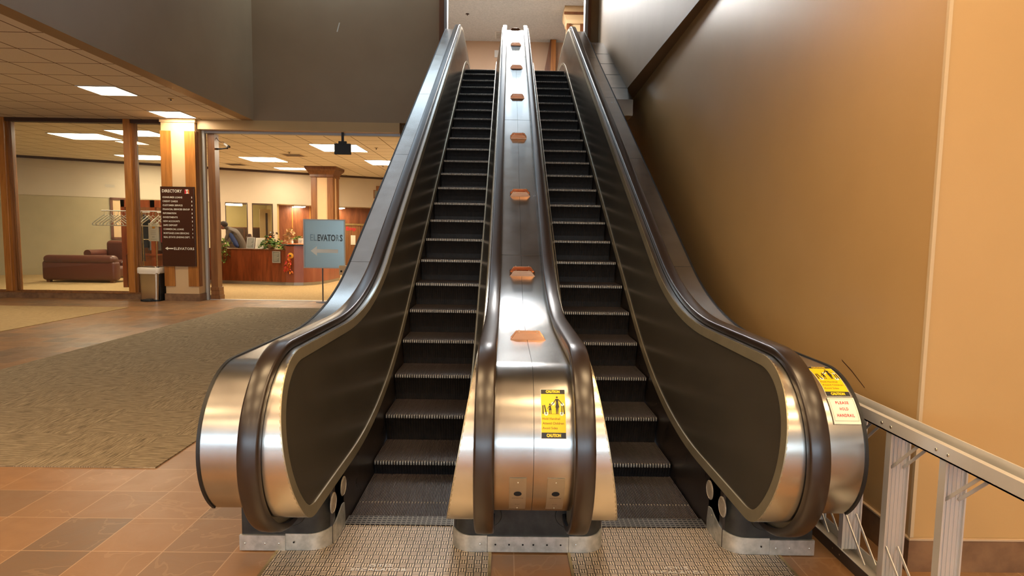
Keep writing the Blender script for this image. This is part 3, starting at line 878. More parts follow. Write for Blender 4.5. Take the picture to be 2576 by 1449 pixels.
# camera-side enclosure
struct('wall_back', MB().box(-18,6.5,-9.2,-9,0,ZC), 'paint_beige')
struct('wall_side', MB().box(6.5,6.7,-9,2.8,0,ZC), 'paint_beige')
struct('wall_side', MB().box(-18.2,-18,-9,28,0,ZC), 'paint_beige')
struct('wall_lobby', MB().box(-2.3,-2.1,13.5,28,0,ZC), 'paint_beige')
for i, x in enumerate((-9.5,-6.3,-3.1,.1,3.3)):
    struct('window_%d' % (i+1), MB().box(x,x+2.4,-8.99,-8.95,1.0,2.75), 'daylight')
struct('window_6', MB().box(-5.2,-2.6,12.0,13.0,8.06,8.09), 'skylight')
struct('window_14', MB().box(-2.5,.75,12.4,13.0,8.06,8.09), 'skylight')
struct('window_15', MB().box(-4.6,-.2,6.5,11.2,8.06,8.09), 'soft_glow')  # added unseen glow panel, brightens the void ceiling and deck reflections

# ------------------------------------------------------------------ lobby glazing on the left
struct('curb', MB().box(-17,-7.36,13.2,13.42,0,.12), 'base_tile')
struct('trim_10', MB().box(-17,-7.36,13.19,13.43,.12,.15), 'wood_trim')
struct('trim_11', MB().box(-17,-7.36,13.2,13.36,3.80,ZC), 'frame_dark')
def glass_bay(n, x0, x1):
    w = struct('window_%d' % n, MB().box(x0,x1,13.29,13.30,.15,3.80), 'glass')
    fr = MB().box(x0,x0+.02,13.28,13.31,.15,3.80).box(x1-.02,x1,13.28,13.31,.15,3.80).box(x0,x1,13.28,13.31,.15,.17)
    obj('window_frame', fr, 'wood_trim', w, loc=(0,0,0))
glass_bay(7, -8.03, -7.36); glass_bay(8, -10.7, -8.22); glass_bay(9, -13.3, -10.9)
for x, l in ((-8.225, 'tall wooden mullion of the glass screen left of the directory column'), (-10.89, 'tall wooden mullion of the glass screen farthest left')):
    r = thing('mullion', l, 'post', (x+.09, 13.3, .15), 'glass screen mullions')
    obj('post', MB().box(x,x+.14,13.17,13.47,.15,ZC), 'wood_orange', r, bevel=.006)
    obj('fin', MB().box(x+.14,x+.18,13.25,13.40,.15,ZC), 'wood_trim', r)

# ------------------------------------------------------------------ columns
c = thing('column', 'square column with wooden strips carrying the brown directory board', 'column', (-6.975, 13.18, 0))
X0, X1, Y0, Y1 = -7.33, -6.62, 13.02, 13.36
obj('shaft', MB().box(X0,X1,Y0,Y1,0,ZC), 'paint_cream', c)
for a, b in ((X0-.012, X0+.21), (X1-.21, X1+.012)):
    obj('wood_strip', MB().box(a,b,Y0-.025,Y0,.32,3.62), 'wood_orange', c, bevel=.003)
obj('wood_strip', MB().box(X1,X1+.02,Y0+.02,Y0+.12,.32,3.62), 'wood_trim', c)
obj('tile_base', MB().box(X0-.015,X1+.03,Y0-.03,Y1,0,.16), 'base_tile', c)
obj('cap', MB().box(X0-.02,X1+.02,Y0-.02,Y1,3.80,ZC), 'paint_cream', c)

p = thing('door_post', 'slim wooden post with stepped foot at the lobby entrance', 'post', (-6.44, 13.47, 0))
obj('shaft', MB().box(-6.52,-6.37,13.36,13.56,.28,3.63), 'wood_trim', p)
obj('foot', MB().box(-6.54,-6.33,13.34,13.58,0,.10).box(-6.53,-6.34,13.35,13.57,.10,.20).box(-6.535,-6.345,13.345,13.575,.20,.28), 'wood_trim', p, bevel=.006)
struct('trim_12', MB().box(-6.60,-6.545,13.28,13.36,0,3.68), 'track_pale')

c2 = thing('column', 'wood-clad column with flared capital rising behind the elevators sign', 'column', (-6.58, 22.1, 0))
a0, a1, b0, b1 = -6.98, -6.20, 21.75, 22.5
obj('shaft', MB().box(a0+.02,a1-.02,b0+.02,b1-.02,0,3.6), 'paint_cream', c2)
for x0, x1 in ((a0, a0+.2), (a1-.2, a1)): obj('wood_strip', MB().box(x0,x1,b0-.01,b0+.05,0,3.62), 'wood_trim', c2, bevel=.004)
obj('wood_strip', MB().box(a1-.03,a1+.015,b0+.05,b0+.22,0,3.62).box(a1-.03,a1+.015,b1-.25,b1,0,3.62), 'wood_trim', c2)
cap = MB(); hw_ = .39
rings = []
for d, z in ((.0,3.50),(.03,3.52),(.03,3.60),(.05,3.63),(.10,3.72),(.16,3.78),(.17,3.84),(.17,3.88)):
    rings.append([(-6.59-hw_-d,22.12-hw_-d,z),(-6.59+hw_+d,22.12-hw_-d,z),(-6.59+hw_+d,22.12+hw_+d,z),(-6.59-hw_-d,22.12+hw_+d,z)])
obj('capital', cap.sweep(rings), 'wood_dark', c2)

# ------------------------------------------------------------------ directory board
DY = 12.965
d = thing('directory_board', 'brown directory board with white department list on the column', 'sign', (-6.99, 12.98, .76))
obj('board', MB().box(-7.345,-6.645,DY,12.993,.76,2.44), 'brown_sign', d, bevel=.003)
obj('edge', MB().box(-7.352,-7.345,DY-.003,12.993,.755,2.445).box(-6.645,-6.638,DY-.003,12.993,.755,2.445).box(-7.352,-6.638,DY-.003,12.993,2.44,2.447).box(-7.352,-6.638,DY-.003,12.993,.753,.76), 'frame_dark', d)
f = lambda x, z: (lambda u, v: (x+u, DY-.004, z+v))
t = text_mb('DIRECTORY', .1, f(-7.315, 2.325), fit=(.42,.062), bold=.002)
rows = [('CONSUMER LOANS','1'),('CREDIT CARDS','1'),('CUSTOMER SERVICE','1'),('FINANCIAL SERVICES GROUP','1'),('INFORMATION','1'),('INVESTMENTS','1'),('NEW ACCOUNTS','1'),('SAFE DEPOSIT','2'),('COMMERCIAL LOANS','3'),('MORTGAGE LOAN SERVICING','4'),('REAL ESTATE LENDING DEPT.','5')]
WD = (.42,.32,.42,.57,.28,.31,.35,.30,.43,.54,.56)
for i, (s, n_) in enumerate(rows):
    z = 2.205-i*.0845
    w = .056 if len(s) > 20 else .06
    t = text_mb(s, .1, f(-7.31, z), mb=t, bold=.002, fit=(WD[i], .036))
    t = text_mb(n_, .1, f(-6.70, z), mb=t, bold=.002, fit=(.017, .036))
t = text_mb('ELEVATORS', .1, f(-7.10, 1.108), mb=t, bold=.002, spacing=1.1, fit=(.43,.052))
t.add([(-7.29,DY-.004,1.135),(-7.23,DY-.004,1.17),(-7.23,DY-.004,1.145),(-7.115,DY-.004,1.145),(-7.115,DY-.004,1.122),(-7.23,DY-.004,1.122),(-7.23,DY-.004,1.098)], [(0,1,6),(2,3,4,5)])
obj('lettering', t, 'ink_white', d, label='white lettering and arrow')
lg = MB(); cx, cz = -6.79, 2.345
lg.add([(cx-.05,DY-.004,cz+.045),(cx+.005,DY-.004,cz+.045),(cx-.01,DY-.004,cz),(cx+.0,DY-.004,cz-.045),(cx-.05,DY-.004,cz-.045)], [(0,1,2,3,4)], 0)
lg.add([(cx+.045,DY-.004,cz+.045),(cx+.02,DY-.004,cz+.03),(cx+.02,DY-.004,cz-.045),(cx+.05,DY-.004,cz-.045)], [(0,1,2,3)], 1)
lg.add([(cx-.03,DY-.005,cz+.045),(cx+.03,DY-.005,cz+.05),(cx+.012,DY-.005,cz+.01),(cx+.03,DY-.005,cz-.04),(cx-.02,DY-.005,cz-.045),(cx-.005,DY-.005,cz)], [(0,1,2,3,4,5)], 2)
obj('logo', lg, ['ink_red','flower_orange','ink_white'], d, label='small red and white square emblem')

# ------------------------------------------------------------------ pedal bin
b = thing('pedal_bin', 'steel pedal bin lined with a pale plastic bag beside the column', 'bin', (-7.585, 13.02, 0))
def rr(x0, x1, y0, y1, r, z, n=5):
    out = []
    for cx, cy, a in ((x1-r,y1-r,0),(x0+r,y1-r,90),(x0+r,y0+r,180),(x1-r,y0+r,270)):
        for i in range(n+1):
            t_ = math.radians(a+90*i/n); out.append((cx+r*math.cos(t_), cy+r*math.sin(t_), z))
    return out
obj('body', MB().sweep([rr(-7.80,-7.42,12.86,13.16,.06,.03), rr(-7.825,-7.40,12.85,13.17,.06,.64)]), 'bin_steel', b, smooth=40)
obj('base', MB().sweep([rr(-7.81,-7.40,12.84,13.17,.06,0), rr(-7.81,-7.40,12.84,13.17,.06,.035)]), 'black_plastic', b)
obj('side_panel', MB().box(-7.405,-7.385,12.90,13.15,.03,.60), 'black_plastic', b)
bag = MB(); R_ = []
for k, z in enumerate((.60,.64,.70,.725,.715)):
    g = .02 if k < 3 else .005
    ring = rr(-7.83-g,-7.39+g,12.84-g,13.18+g,.07,z)
    R_.append([(x,y,zz+(.015*math.sin(i*1.7) if k == 0 else .006*math.sin(i*2.3))) for i, (x,y,zz) in enumerate(ring)])
obj('bin_bag', bag.sweep(R_), 'bag_plastic', b, smooth=60, label='pale bag folded over the rim')
obj('lid', MB().sweep([rr(-7.82,-7.40,12.86,13.17,.06,.70), rr(-7.81,-7.41,12.87,13.16,.06,.745)]), 'bin_steel', b, smooth=40)
obj('pedal', MB().sweep([rr(-7.71,-7.52,12.76,12.86,.03,.015), rr(-7.70,-7.53,12.77,12.86,.03,.05)]), 'black_plastic', b)

# ------------------------------------------------------------------ elevators stand sign
e = thing('floor_sign', 'framed mirrored ELEVATORS sign on a thin pole behind the escalator', 'sign', (-3.98, 13.12, 0))
obj('base', MB().lathe([(.001,.02),(.14,.02),(.15,.01),(.15,0)], (-3.98,13.12,0), 24), 'alu_dark', e)
obj('pole', MB().tube([(-3.98,13.12,.01),(-3.98,13.12,.80)], .014), 'alu_dark', e, smooth=50)
obj('panel', MB().box(-4.36,-3.50,13.10,13.12,.77,1.79), 'mirror_blue', e)
obj('frame', MB().box(-4.38,-3.48,13.085,13.13,.75,.775).box(-4.38,-3.48,13.085,13.13,1.785,1.81).box(-4.38,-4.355,13.085,13.13,.775,1.785).box(-3.505,-3.48,13.085,13.13,.775,1.785), 'grey_frame', e)
f = lambda x, z: (lambda u, v: (x+u, 13.096, z+v))
t1 = text_mb('EVATO', .2, f(-4.075, 1.345), bold=.006, fit=(.385,.14)); t1 = text_mb('S', .2, f(-3.595, 1.345), bold=.006, mb=t1, fit=(.06,.14))
obj('lettering', t1, 'etched', e, label='grey ELEVATORS lettering and arrow')
t2 = text_mb('EL', .2, f(-4.235, 1.345), bold=.002, fit=(.145,.14)); t2 = text_mb('R', .2, f(-3.675, 1.345), bold=.002, mb=t2, fit=(.065,.14))
obj('worn_lettering', t2, 'etched_dim', e)
ar = MB().add([(-4.23,13.096,1.125),(-4.09,13.096,1.23),(-4.09,13.096,1.165),(-3.635,13.096,1.165),(-3.635,13.096,1.085),(-4.09,13.096,1.085),(-4.09,13.096,1.02)], [(0,1,6),(2,3,4,5)])
obj('arrow', ar, 'arrow_white', e)

# ------------------------------------------------------------------ hung screen and camera
s = thing('hanging_screen', 'small black screen hung under the lobby beam', 'screen', (-3.54, 13.2, 3.45))
obj('housing', MB().box(-3.72,-3.37,13.17,13.25,3.21,3.44), 'black_plastic', s, bevel=.008)
obj('bracket', MB().box(-3.63,-3.46,13.18,13.24,3.44,3.49).box(-3.57,-3.52,13.20,13.23,3.49,3.69), 'black_plastic', s)
s = thing('security_camera', 'small security camera on a bracket from the slim wooden post', 'camera', (-6.37, 13.5, 3.33))
obj('bracket', MB().tube([(-6.37,13.46,3.315),(-6.25,13.44,3.32),(-6.14,13.44,3.335)], [.022,.014,.014], 8).ball((-6.13,13.44,3.335), .022, 8, 6), 'black_plastic', s)
obj('body', MB().tube([(-6.20,13.46,3.43),(-6.10,13.42,3.375)], .026, 12).tube([(-6.13,13.44,3.335),(-6.16,13.44,3.40)], .01, 8), 'white_plastic', s, smooth=40)
obj('lens', MB().tube([(-6.10,13.42,3.375),(-6.065,13.405,3.355)], .024, 12), 'black_plastic', s)
obj('cable', MB().tube([(-6.37,13.46,3.56),(-6.33,13.45,3.50),(-6.27,13.45,3.46),(-6.22,13.46,3.47),(-6.19,13.46,3.44)], .006, 6), 'black_plastic', s)

# ------------------------------------------------------------------ far lobby wall (turned about 28 degrees)
P0 = (-10.71, 22.58); CU, SU = math.cos(math.radians(28.3)), math.sin(math.radians(28.3))
def fw(u, d_, z): return (P0[0]+CU*u+SU*d_, P0[1]+SU*u-CU*d_, z)      # d_ towards the camera
def fbox(mb, u0, u1, d0, d1, z0, z1, mi=0):
    return mb.add([fw(u0,d0,z0),fw(u1,d0,z0),fw(u1,d1,z0),fw(u0,d1,z0),fw(u0,d0,z1),fw(u1,d0,z1),fw(u1,d1,z1),fw(u0,d1,z1)],
              [(0,3,2,1),(4,5,6,7),(0,1,5,4),(1,2,6,5),(2,3,7,6),(3,0,4,7)], mi)
struct('wall_far', fbox(MB(), -8, 9.5, -.15, 0, 2.68, ZC), 'paint_beige')
struct('trim_13', fbox(MB(), -8, 9.5, 0, .05, 3.80, ZC), 'frame_dark')
struct('trim_14', fbox(MB(), -8, 9.5, -.9, .015, 2.62, 2.68), 'paint_beige')
struct('wall_far', fbox(fbox(MB(), -8, -.1, -.15, 0, 0, 2.62), -.1, 2.05, -.1, 0, 0, .9), 'paint_olive')
struct('wall_far', fbox(MB(), 2.05, 9.5, -1.0, -.9, 0, 2.68), 'wood_panel')
struct('wall_office', fbox(fbox(MB(), -.6, 2.05, -3.2, -3.1, 0, 2.7), 2.05, 2.15, -3.2, -.1, 0, 2.7), 'office_wall')
struct('ceiling', fbox(MB(), -2, 2.1, -3.2, -.15, 2.68, 2.72), 'paint_beige')
for i, u in enumerate((.10, 1.02, 1.92)):
    struct('trim_%d' % (15+i), fbox(MB(), u, u+.15, -.05, .03, .9, 2.64), 'paint_beige')
for i, (u0, u1) in enumerate(((-.35,.10),(.25,1.02),(1.17,1.92))):
    w = struct('window_%d' % (10+i), fbox(MB(), u0, u1, -.03, -.02, .95, 2.6), 'glass')
    fr = fbox(fbox(fbox(MB(), u0, u0+.03, -.04, 0, .95, 2.6), u1-.03, u1, -.04, 0, .95, 2.6), u0, u1, -.04, 0, 2.57, 2.6)
    obj('window_frame', fr, 'frame_dark', w, loc=(0,0,0))
# office behind the glass
def fthing(name, label, cat, u, d_, z, group=None): return thing(name, label, cat, fw(u, d_, z), group)
r = fthing('credenza', 'dark reddish office cabinet seen through the lobby office windows', 'cabinet', 1.0, -2.6, 0)
obj('body', fbox(MB(), .45, 1.75, -2.9, -2.5, 0, 1.72), 'wood_dark', r)
obj('shelf_front', fbox(fbox(MB(), .47, 1.08, -2.5, -2.48, .1, 1.68), 1.12, 1.73, -2.5, -2.48, .1, 1.68), 'frame_dark', r)
r = fthing('office_door', 'cream office door with narrow dark glass slot', 'door', 1.78, -1.5, 0)
obj('leaf', fbox(MB(), 1.60, 2.02, -1.5, -1.45, 0, 2.45), 'paint_cream', r)
obj('glass_slot', fbox(MB(), 1.82, 1.90, -1.45, -1.44, .4, 2.3), 'frame_dark', r)
for i, (u, dd) in enumerate(((.5, -1.5),(-.25, -1.5))):
    r = fthing('ceiling_light', ('strip ceiling light inside the office behind the right pane', 'strip ceiling light inside the office behind the left pane')[i], 'light', u, dd, 2.6, 'office strip lights')
    obj('diffuser', fbox(MB(), u-.35, u+.45, dd, dd+.18, 2.56, 2.68), 'tube_light', r)
for u, l in ((2.95, 'small strip light under the soffit left of the wood-clad column'), (4.50, 'small strip light under the soffit right of the wood-clad column')):
    r = fthing('soffit_light', l, 'light', u, -.45, 2.62, 'strip lights under the soffit')
    obj('housing', fbox(MB(), u-.22, u+.22, -.75, -.1, 2.56, 2.62), 'white_plastic', r)
    obj('diffuser', fbox(MB(), u-.2, u+.2, -.73, -.12, 2.54, 2.56), 'tube_light', r)
for i, u in enumerate((2.75, 3.45, 6.4)):
    struct('trim_%d' % (18+i), fbox(MB(), u, u+.04, -.9, -.885, 0, 2.62), 'wood_orange')
r = fthing('double_door', 'wooden door with white notice at the far right of the lobby', 'door', 5.4, -.85, 0)
obj('frame', fbox(fbox(fbox(MB(), 4.78, 4.86, -.9, -.82, 0, 1.95), 6.25, 6.33, -.9, -.82, 0, 1.95), 4.78, 6.33, -.9, -.82, 1.87, 1.95), 'brass', r)
obj('leaf', fbox(MB(), 4.86, 5.54, -.9, -.85, 0, 1.87), 'wood_trim', r)
obj('leaf', fbox(MB(), 5.56, 6.25, -.9, -.85, 0, 1.87), 'wood_trim', r)
obj('notice', fbox(MB(), 5.12, 5.32, -.845, -.84, 1.05, 1.45), 'paper', r, label='white notice')
obj('lettering', text_mb('Emp', .22, lambda u, v: fw(4.93+u, -.84, 1.66+v), bold=.006, fit=(.42,.15)), 'ink_red', r, label='dark red lettering')
r = fthing('wall_frame', 'framed opening on the beige far wall left of the wooden mullion', 'frame', -2.95, .02, 1.19)
obj('frame', fbox(fbox(fbox(fbox(MB(), -3.33,-3.25,0,.05,1.19,2.63), -2.62,-2.54,0,.05,1.19,2.63), -3.33,-2.54,0,.05,2.55,2.63), -3.33,-2.54,0,.05,1.19,1.27), 'wood_dark', r)
obj('picture', fbox(fbox(MB(), -3.25,-3.02,0,.02,1.27,2.55), -3.02,-2.62,0,.02,1.27,2.55, 1), ['paint_cream','frame_dark'], r)
r = fthing('air_vent', 'pale wall vent high on the far wall at the left', 'vent', -3.32, .01, 2.97)
obj('frame', fbox(MB(), -3.48,-3.16,0,.012,2.97,3.09), 'paint_beige', r)
m = MB(); [fbox(m, -3.46,-3.18,.012,.018,2.985+.024*i,2.993+.024*i) for i in range(4)]
obj('slats', m, 'grey_frame', r)
r = fthing('wall_sign', 'small brown sign high on the far wall beside the escalator deck', 'sign', 6.0, .05, 3.0)
obj('board', fbox(fbox(MB(), 5.87,6.25,0,.05,3.0,3.35), 5.98,6.25,0,.05,3.35,3.52), 'wood_trim', r)
obj('face', fbox(MB(), 5.9,6.2,.05,.055,3.06,3.32), 'grey_sheet', r)

# ------------------------------------------------------------------ reception desk
r = thing('reception_desk', 'long low reception desk in red-brown wood with grey plinth', 'desk', (-7.9, 17.7, 0))
ax, ay, bx, by = -9.6, 18.02, -6.30, 17.30
dx, dy = bx-ax, by-ay; L_ = math.hypot(dx, dy); ux, uy = dx/L_, dy/L_; nx_, ny_ = -uy, ux   # n away from the camera
def dbox(mb, s0, s1, t0, t1, z0, z1):
    P = lambda s_, t_, z: (ax+ux*s_+nx_*t_, ay+uy*s_+ny_*t_, z)
    return mb.add([P(s0,t0,z0),P(s1,t0,z0),P(s1,t1,z0),P(s0,t1,z0),P(s0,t0,z1),P(s1,t0,z1),P(s1,t1,z1),P(s0,t1,z1)], [(0,3,2,1),(4,5,6,7),(0,1,5,4),(1,2,6,5),(2,3,7,6),(3,0,4,7)])
obj('front_panel', dbox(MB(), 0, L_, 0, .05, .09, 1.0), 'wood_desk', r)
obj('plinth', dbox(MB(), 0, L_, .03, .08, 0, .09), 'grey_frame', r)
obj('counter', dbox(MB(), 0, L_, -.02, .35, 1.0, 1.03), 'wood_dark', r)
obj('body', dbox(MB(), 0, L_, .08, .6, 0, .75), 'wood_dark', r)
r2 = thing('reception_desk', 'taller curved end of the reception desk with dark stone top', 'desk', (-5.9, 17.9, 0))
arc = [(-6.29,17.27),(-6.0,17.24),(-5.75,17.33),(-5.58,17.55),(-5.49,17.9),(-5.44,18.4),(-5.41,19.0),(-5.40,19.6)]
arc = [(-6.30,17.30),(-6.05,17.26),(-5.80,17.33),(-5.60,17.52),(-5.47,17.85),(-5.40,18.3),(-5.36,18.9),(-5.35,19.5)]
inn = [(x-.25, y+.35) for x, y in arc]
def curved(z0, z1, o=0):
    A = [(x+o*.8, y-o*.8) for x, y in arc]; B = [(x-o*.8, y+o*.8) for x, y in inn]
    return MB().prism(A+B[::-1], z0, z1)
obj('front_panel', curved(.09, 1.14), 'wood_desk_pink', r2)
obj('plinth', curved(0, .09, -.03), 'grey_frame', r2)
obj('counter', curved(1.14, 1.175, .03), 'base_black', r2)
def D(s_, t_, z): return (ax+ux*s_+nx_*t_, ay+uy*s_+ny_*t_, z)
def framed(label, s0, z0, w, h, mat_in, t_=.12, lean=.06, mat_fr='grey_frame', group=None, hang=False):
    r = thing('framed_notice', label, 'frame', D(s0+w/2, t_, z0), group)
    def fb(mb, a, b, c0, c1, z_0, z_1):
        q = lambda s_, tt, z: D(s0+s_, t_+tt+lean*(z/h), z0+z)
        return mb.add([q(a,c0,z_0),q(b,c0,z_0),q(b,c1,z_0),q(a,c1,z_0),q(a,c0,z_1),q(b,c0,z_1),q(b,c1,z_1),q(a,c1,z_1)], [(0,3,2,1),(4,5,6,7),(0,1,5,4),(1,2,6,5),(2,3,7,6),(3,0,4,7)])
    k_ = .028
    obj('frame', fb(fb(fb(fb(MB(), 0,w,0,.02,0,k_), 0,w,0,.02,h-k_,h), 0,k_,0,.02,k_,h-k_), w-k_,w,0,.02,k_,h-k_), mat_fr, r)
    obj('sheet', fb(MB(), k_,w-k_,.006,.016,k_,h-k_), mat_in, r)
    m = MB()
    for i in range(6): fb(m, .05,w-.05-.03*(i % 3),.003,.006,h*(.78-.11*i),h*(.80-.11*i))
    obj('writing', m, 'white_line' if mat_in == 'grey_sheet' else 'grey_sheet', r)
framed('grey framed notice standing on the reception desk', 2.02, 1.03, .26, .33, 'grey_sheet')
framed('cream card standing right of the grey framed notice on the desk', 2.31, 1.03, .28, .32, 'paper', mat_fr='paper')
framed('grey framed notice fixed low on the desk front', L_-.42, .64, .26, .34, 'grey_sheet', t_=-.022, lean=0)

def foliage(mb, pts, n, spread, size, seed, mi=(0, 1), drop=0.):
    rn = random.Random(seed)
    for i in range(n):
        p = Vector(rn.choice(pts))+Vector((rn.gauss(0, spread[0]), rn.gauss(0, spread[1]), rn.gauss(0, spread[2])))
        a, b_ = rn.uniform(0, 2*PI), rn.uniform(-.9, .5)-drop
        d_ = Vector((math.cos(a)*math.cos(b_), math.sin(a)*math.cos(b_), math.sin(b_)))
        s_ = size*rn.uniform(.7, 1.3); w = d_.cross(Vector((rn.gauss(0,1), rn.gauss(0,1), 1.2))).normalized()*s_*.32
        u_ = w.cross(d_).normalized()*s_*.12
        mb.add([p, p+d_*s_*.45+w+u_, p+d_*s_, p+d_*s_*.45-w+u_, p+d_*s_*.5], [(0,1,4),(1,2,4),(2,3,4),(3,0,4)], rn.choice(mi))
def pot_plant(name, label, c_, pts, n, spread, size, seed, stems=(), group=None, drop=0.):
    r = thing(name, label, 'plant', c_, group)
    obj('pot', MB().lathe([(.001,0),(.07,0),(.09,.02),(.105,.12),(.11,.13),(.10,.135),(.001,.12)], c_, 16), 'basket', r, smooth=40)
    obj('foliage', (lambda m: (foliage(m, pts, n, spread, size, seed, drop=drop), m)[1])(MB()), ['leaf_light','leaf_dark'], r)
    m = MB()
    for s_ in stems: m.tube(s_, .006, 5)
    if stems: obj('stem', m, 'stem', r)
    return r
c_ = D(1.28, .10, 1.03)
tr = [D(1.36, -.04, 1.12-.06*i) for i in range(9)]
tr2 = [D(1.50, -.05, 1.06-.05*i) for i in range(6)]
pot_plant('trailing_plant', 'trailing green vine spilling down the left end of the desk', c_, [D(1.15,.1,1.25), D(1.3,.05,1.28), D(1.45,.02,1.2)]*5+tr+tr2, 95, (.045,.04,.045), .085, 3,
          [[c_[:2]+(1.14,)]+tr, [c_[:2]+(1.14,)]+tr2], drop=.5)
c_ = D(2.84, .13, 1.03)
pot_plant('potted_plant', 'bushy green and white plant on the middle of the desk', c_, [D(2.64+.09*i,.08+.02*(i % 3),1.16+.07*math.sin(i*.7)) for i in range(7)], 190, (.06,.05,.07), .095, 5,
          [[c_[:2]+(1.14,), D(2.7,.1,1.25)], [c_[:2]+(1.14,), D(3.0,.1,1.2)]])
pot_plant('potted_plant', 'small green plant on the taller curved desk', (-6.12,17.75,1.175), [(-6.18,17.74,1.36),(-6.05,17.74,1.38)], 60, (.06,.05,.03), .08, 9)

# autumn decorations
r = thing('flower_garland', 'hanging sunflower and autumn leaf spray at the desk corner', 'decoration', (-6.17, 17.24, .95))
m = MB(); m.lathe([(.03,0),(.085,.012),(.03,.02)], (0,0,0), 12, axis='y'); m.v = [(x-6.13, y+17.20, z+.86) for x, y, z in m.v]
obj('sunflower', m, 'flower_yellow', r); obj('sunflower_heart', MB().ball((-6.13,17.19,.86), .028, 10, 6), 'frame_dark', r)
m = MB(); foliage(m, [(-6.17,17.22,.80),(-6.21,17.22,.72),(-6.18,17.22,.63),(-6.24,17.22,.56),(-6.20,17.22,.48)], 75, (.035,.015,.05), .10, 21, (0,1,2), drop=.8)
obj('leaves', m, ['flower_orange','flower_red','flower_yellow'], r)
r = thing('corn_decoration', 'dried corn husk bundle standing on the curved desk', 'decoration', (-6.28, 17.5, 1.175))
m = MB(); foliage(m, [(-6.32+.03*i,17.5,1.24+.09*i*(1 if i < 4 else .8)) for i in range(5)], 60, (.03,.02,.05), .13, 8, (0,))
m.tube([(-6.22,17.5,1.18),(-6.34,17.5,1.62)], [.05,.012], 8)
obj('husk', m, 'husk', r)
r = thing('table_runner', 'crumpled orange cloth along the curved desk top', 'cloth', (-6.05, 17.42, 1.175))
m = MB(); n_ = 16; A = []
for j in range(5):
    for i in range(n_): 
        x = -6.27+.46*i/(n_-1); A.append((x, 17.36+.045*j+.01*math.sin(i), 1.18+.035*abs(math.sin(i*1.1+j*.9))*(1-abs(j-2)/2.6)))
m.add(A, [(j*n_+i, j*n_+i+1, (j+1)*n_+i+1, (j+1)*n_+i) for j in range(4) for i in range(n_-1)])
obj('cloth', m, 'orange_cloth', r, smooth=60)
r = thing('pump_bottle', 'small clear pump bottle on the curved desk', 'bottle', (-6.16, 17.46, 1.175))
obj('bottle', MB().lathe([(.001,0),(.028,0),(.028,.09),(.012,.11),(.012,.13),(.001,.13)], (-6.16,17.46,1.175), 14), 'white_plastic', r, smooth=40)
obj('pump', MB().tube([(-6.16,17.46,1.30),(-6.16,17.46,1.34),(-6.19,17.46,1.345)], .006, 6), 'white_plastic', r)
r = thing('desk_card', 'small white card standing on the curved desk', 'card', (-5.93, 17.5, 1.175))
obj('card', MB().prism_x([(17.48,1.175),(17.52,1.175),(17.505,1.36),(17.495,1.36)], -6.0, -5.86), 'paper', r)
obj('writing', MB().box(-5.98,-5.88,17.478,17.482,1.29,1.30).box(-5.98,-5.90,17.476,17.48,1.25,1.26), 'grey_sheet', r)
r = thing('scarecrow_doll', 'small autumn doll sitting behind the grey framed notice', 'doll', D(2.02, .30, 1.03))
q = D(2.02, .30, 0)
obj('body', MB().lathe([(.001,0),(.08,0),(.075,.12),(.04,.24),(.001,.26)], (q[0],q[1],1.03), 12), 'flower_orange', r, smooth=40)
obj('head', MB().ball((q[0],q[1],1.33), .06, 12, 8), 'husk', r, smooth=60)
obj('hat', MB().lathe([(.10,0),(.095,.012),(.055,.02),(.045,.09),(.001,.10)], (q[0],q[1],1.365), 14), 'frame_dark', r, smooth=40)
r = thing('flower_arrangement', 'orange flower arrangement behind the bushy desk plant', 'flowers', D(2.62, .42, 1.03))
m = MB(); foliage(m, [D(2.6,.42,1.28), D(2.7,.42,1.42), D(2.52,.4,1.2)], 70, (.06,.04,.07), .09, 31, (0,))
obj('leaves', m, 'frame_dark', r)
m = MB()
for a, z in ((2.58,1.31),(2.66,1.38),(2.55,1.22)): m.ball(D(a,.36,z), .035, 8, 6)
obj('blossoms', m, 'flower_orange', r)
q = D(2.62,.42,0); obj('vase', MB().lathe([(.001,0),(.05,0),(.06,.08),(.04,.18),(.001,.18)], (q[0],q[1],1.03), 12), 'basket', r)
r = thing('tan_box', 'small tan box with a dark opening just behind the left escalator deck', 'box', (-3.45, 13.0, 0))
obj('box', MB().box(-3.58,-3.32,12.95,13.05,.62,.82), 'paint_cream', r, bevel=.01)
obj('opening', MB().ball((-3.53,12.95,.70), .022, 10, 6), 'hole', r)
obj('stand', MB().box(-3.47,-3.43,12.98,13.02,0,.62), 'paint_cream', r)
r = fthing('wreath', 'red and orange autumn garland hanging behind the elevators sign', 'decoration', 4.9, -.4, .6)
m = MB(); foliage(m, [fw(4.66+.02*(i % 2), -.45, .6+.1*i) for i in range(14)], 120, (.03,.02,.04), .11, 44, (0,1))
obj('leaves', m, ['flower_red','flower_orange'], r)
obj('arch', MB().tube([fw(4.1,-.5,1.95), fw(4.35,-.5,2.02), fw(4.62,-.5,1.93), fw(4.70,-.5,1.7), fw(4.72,-.5,0)], .03, 8), 'brass', r)

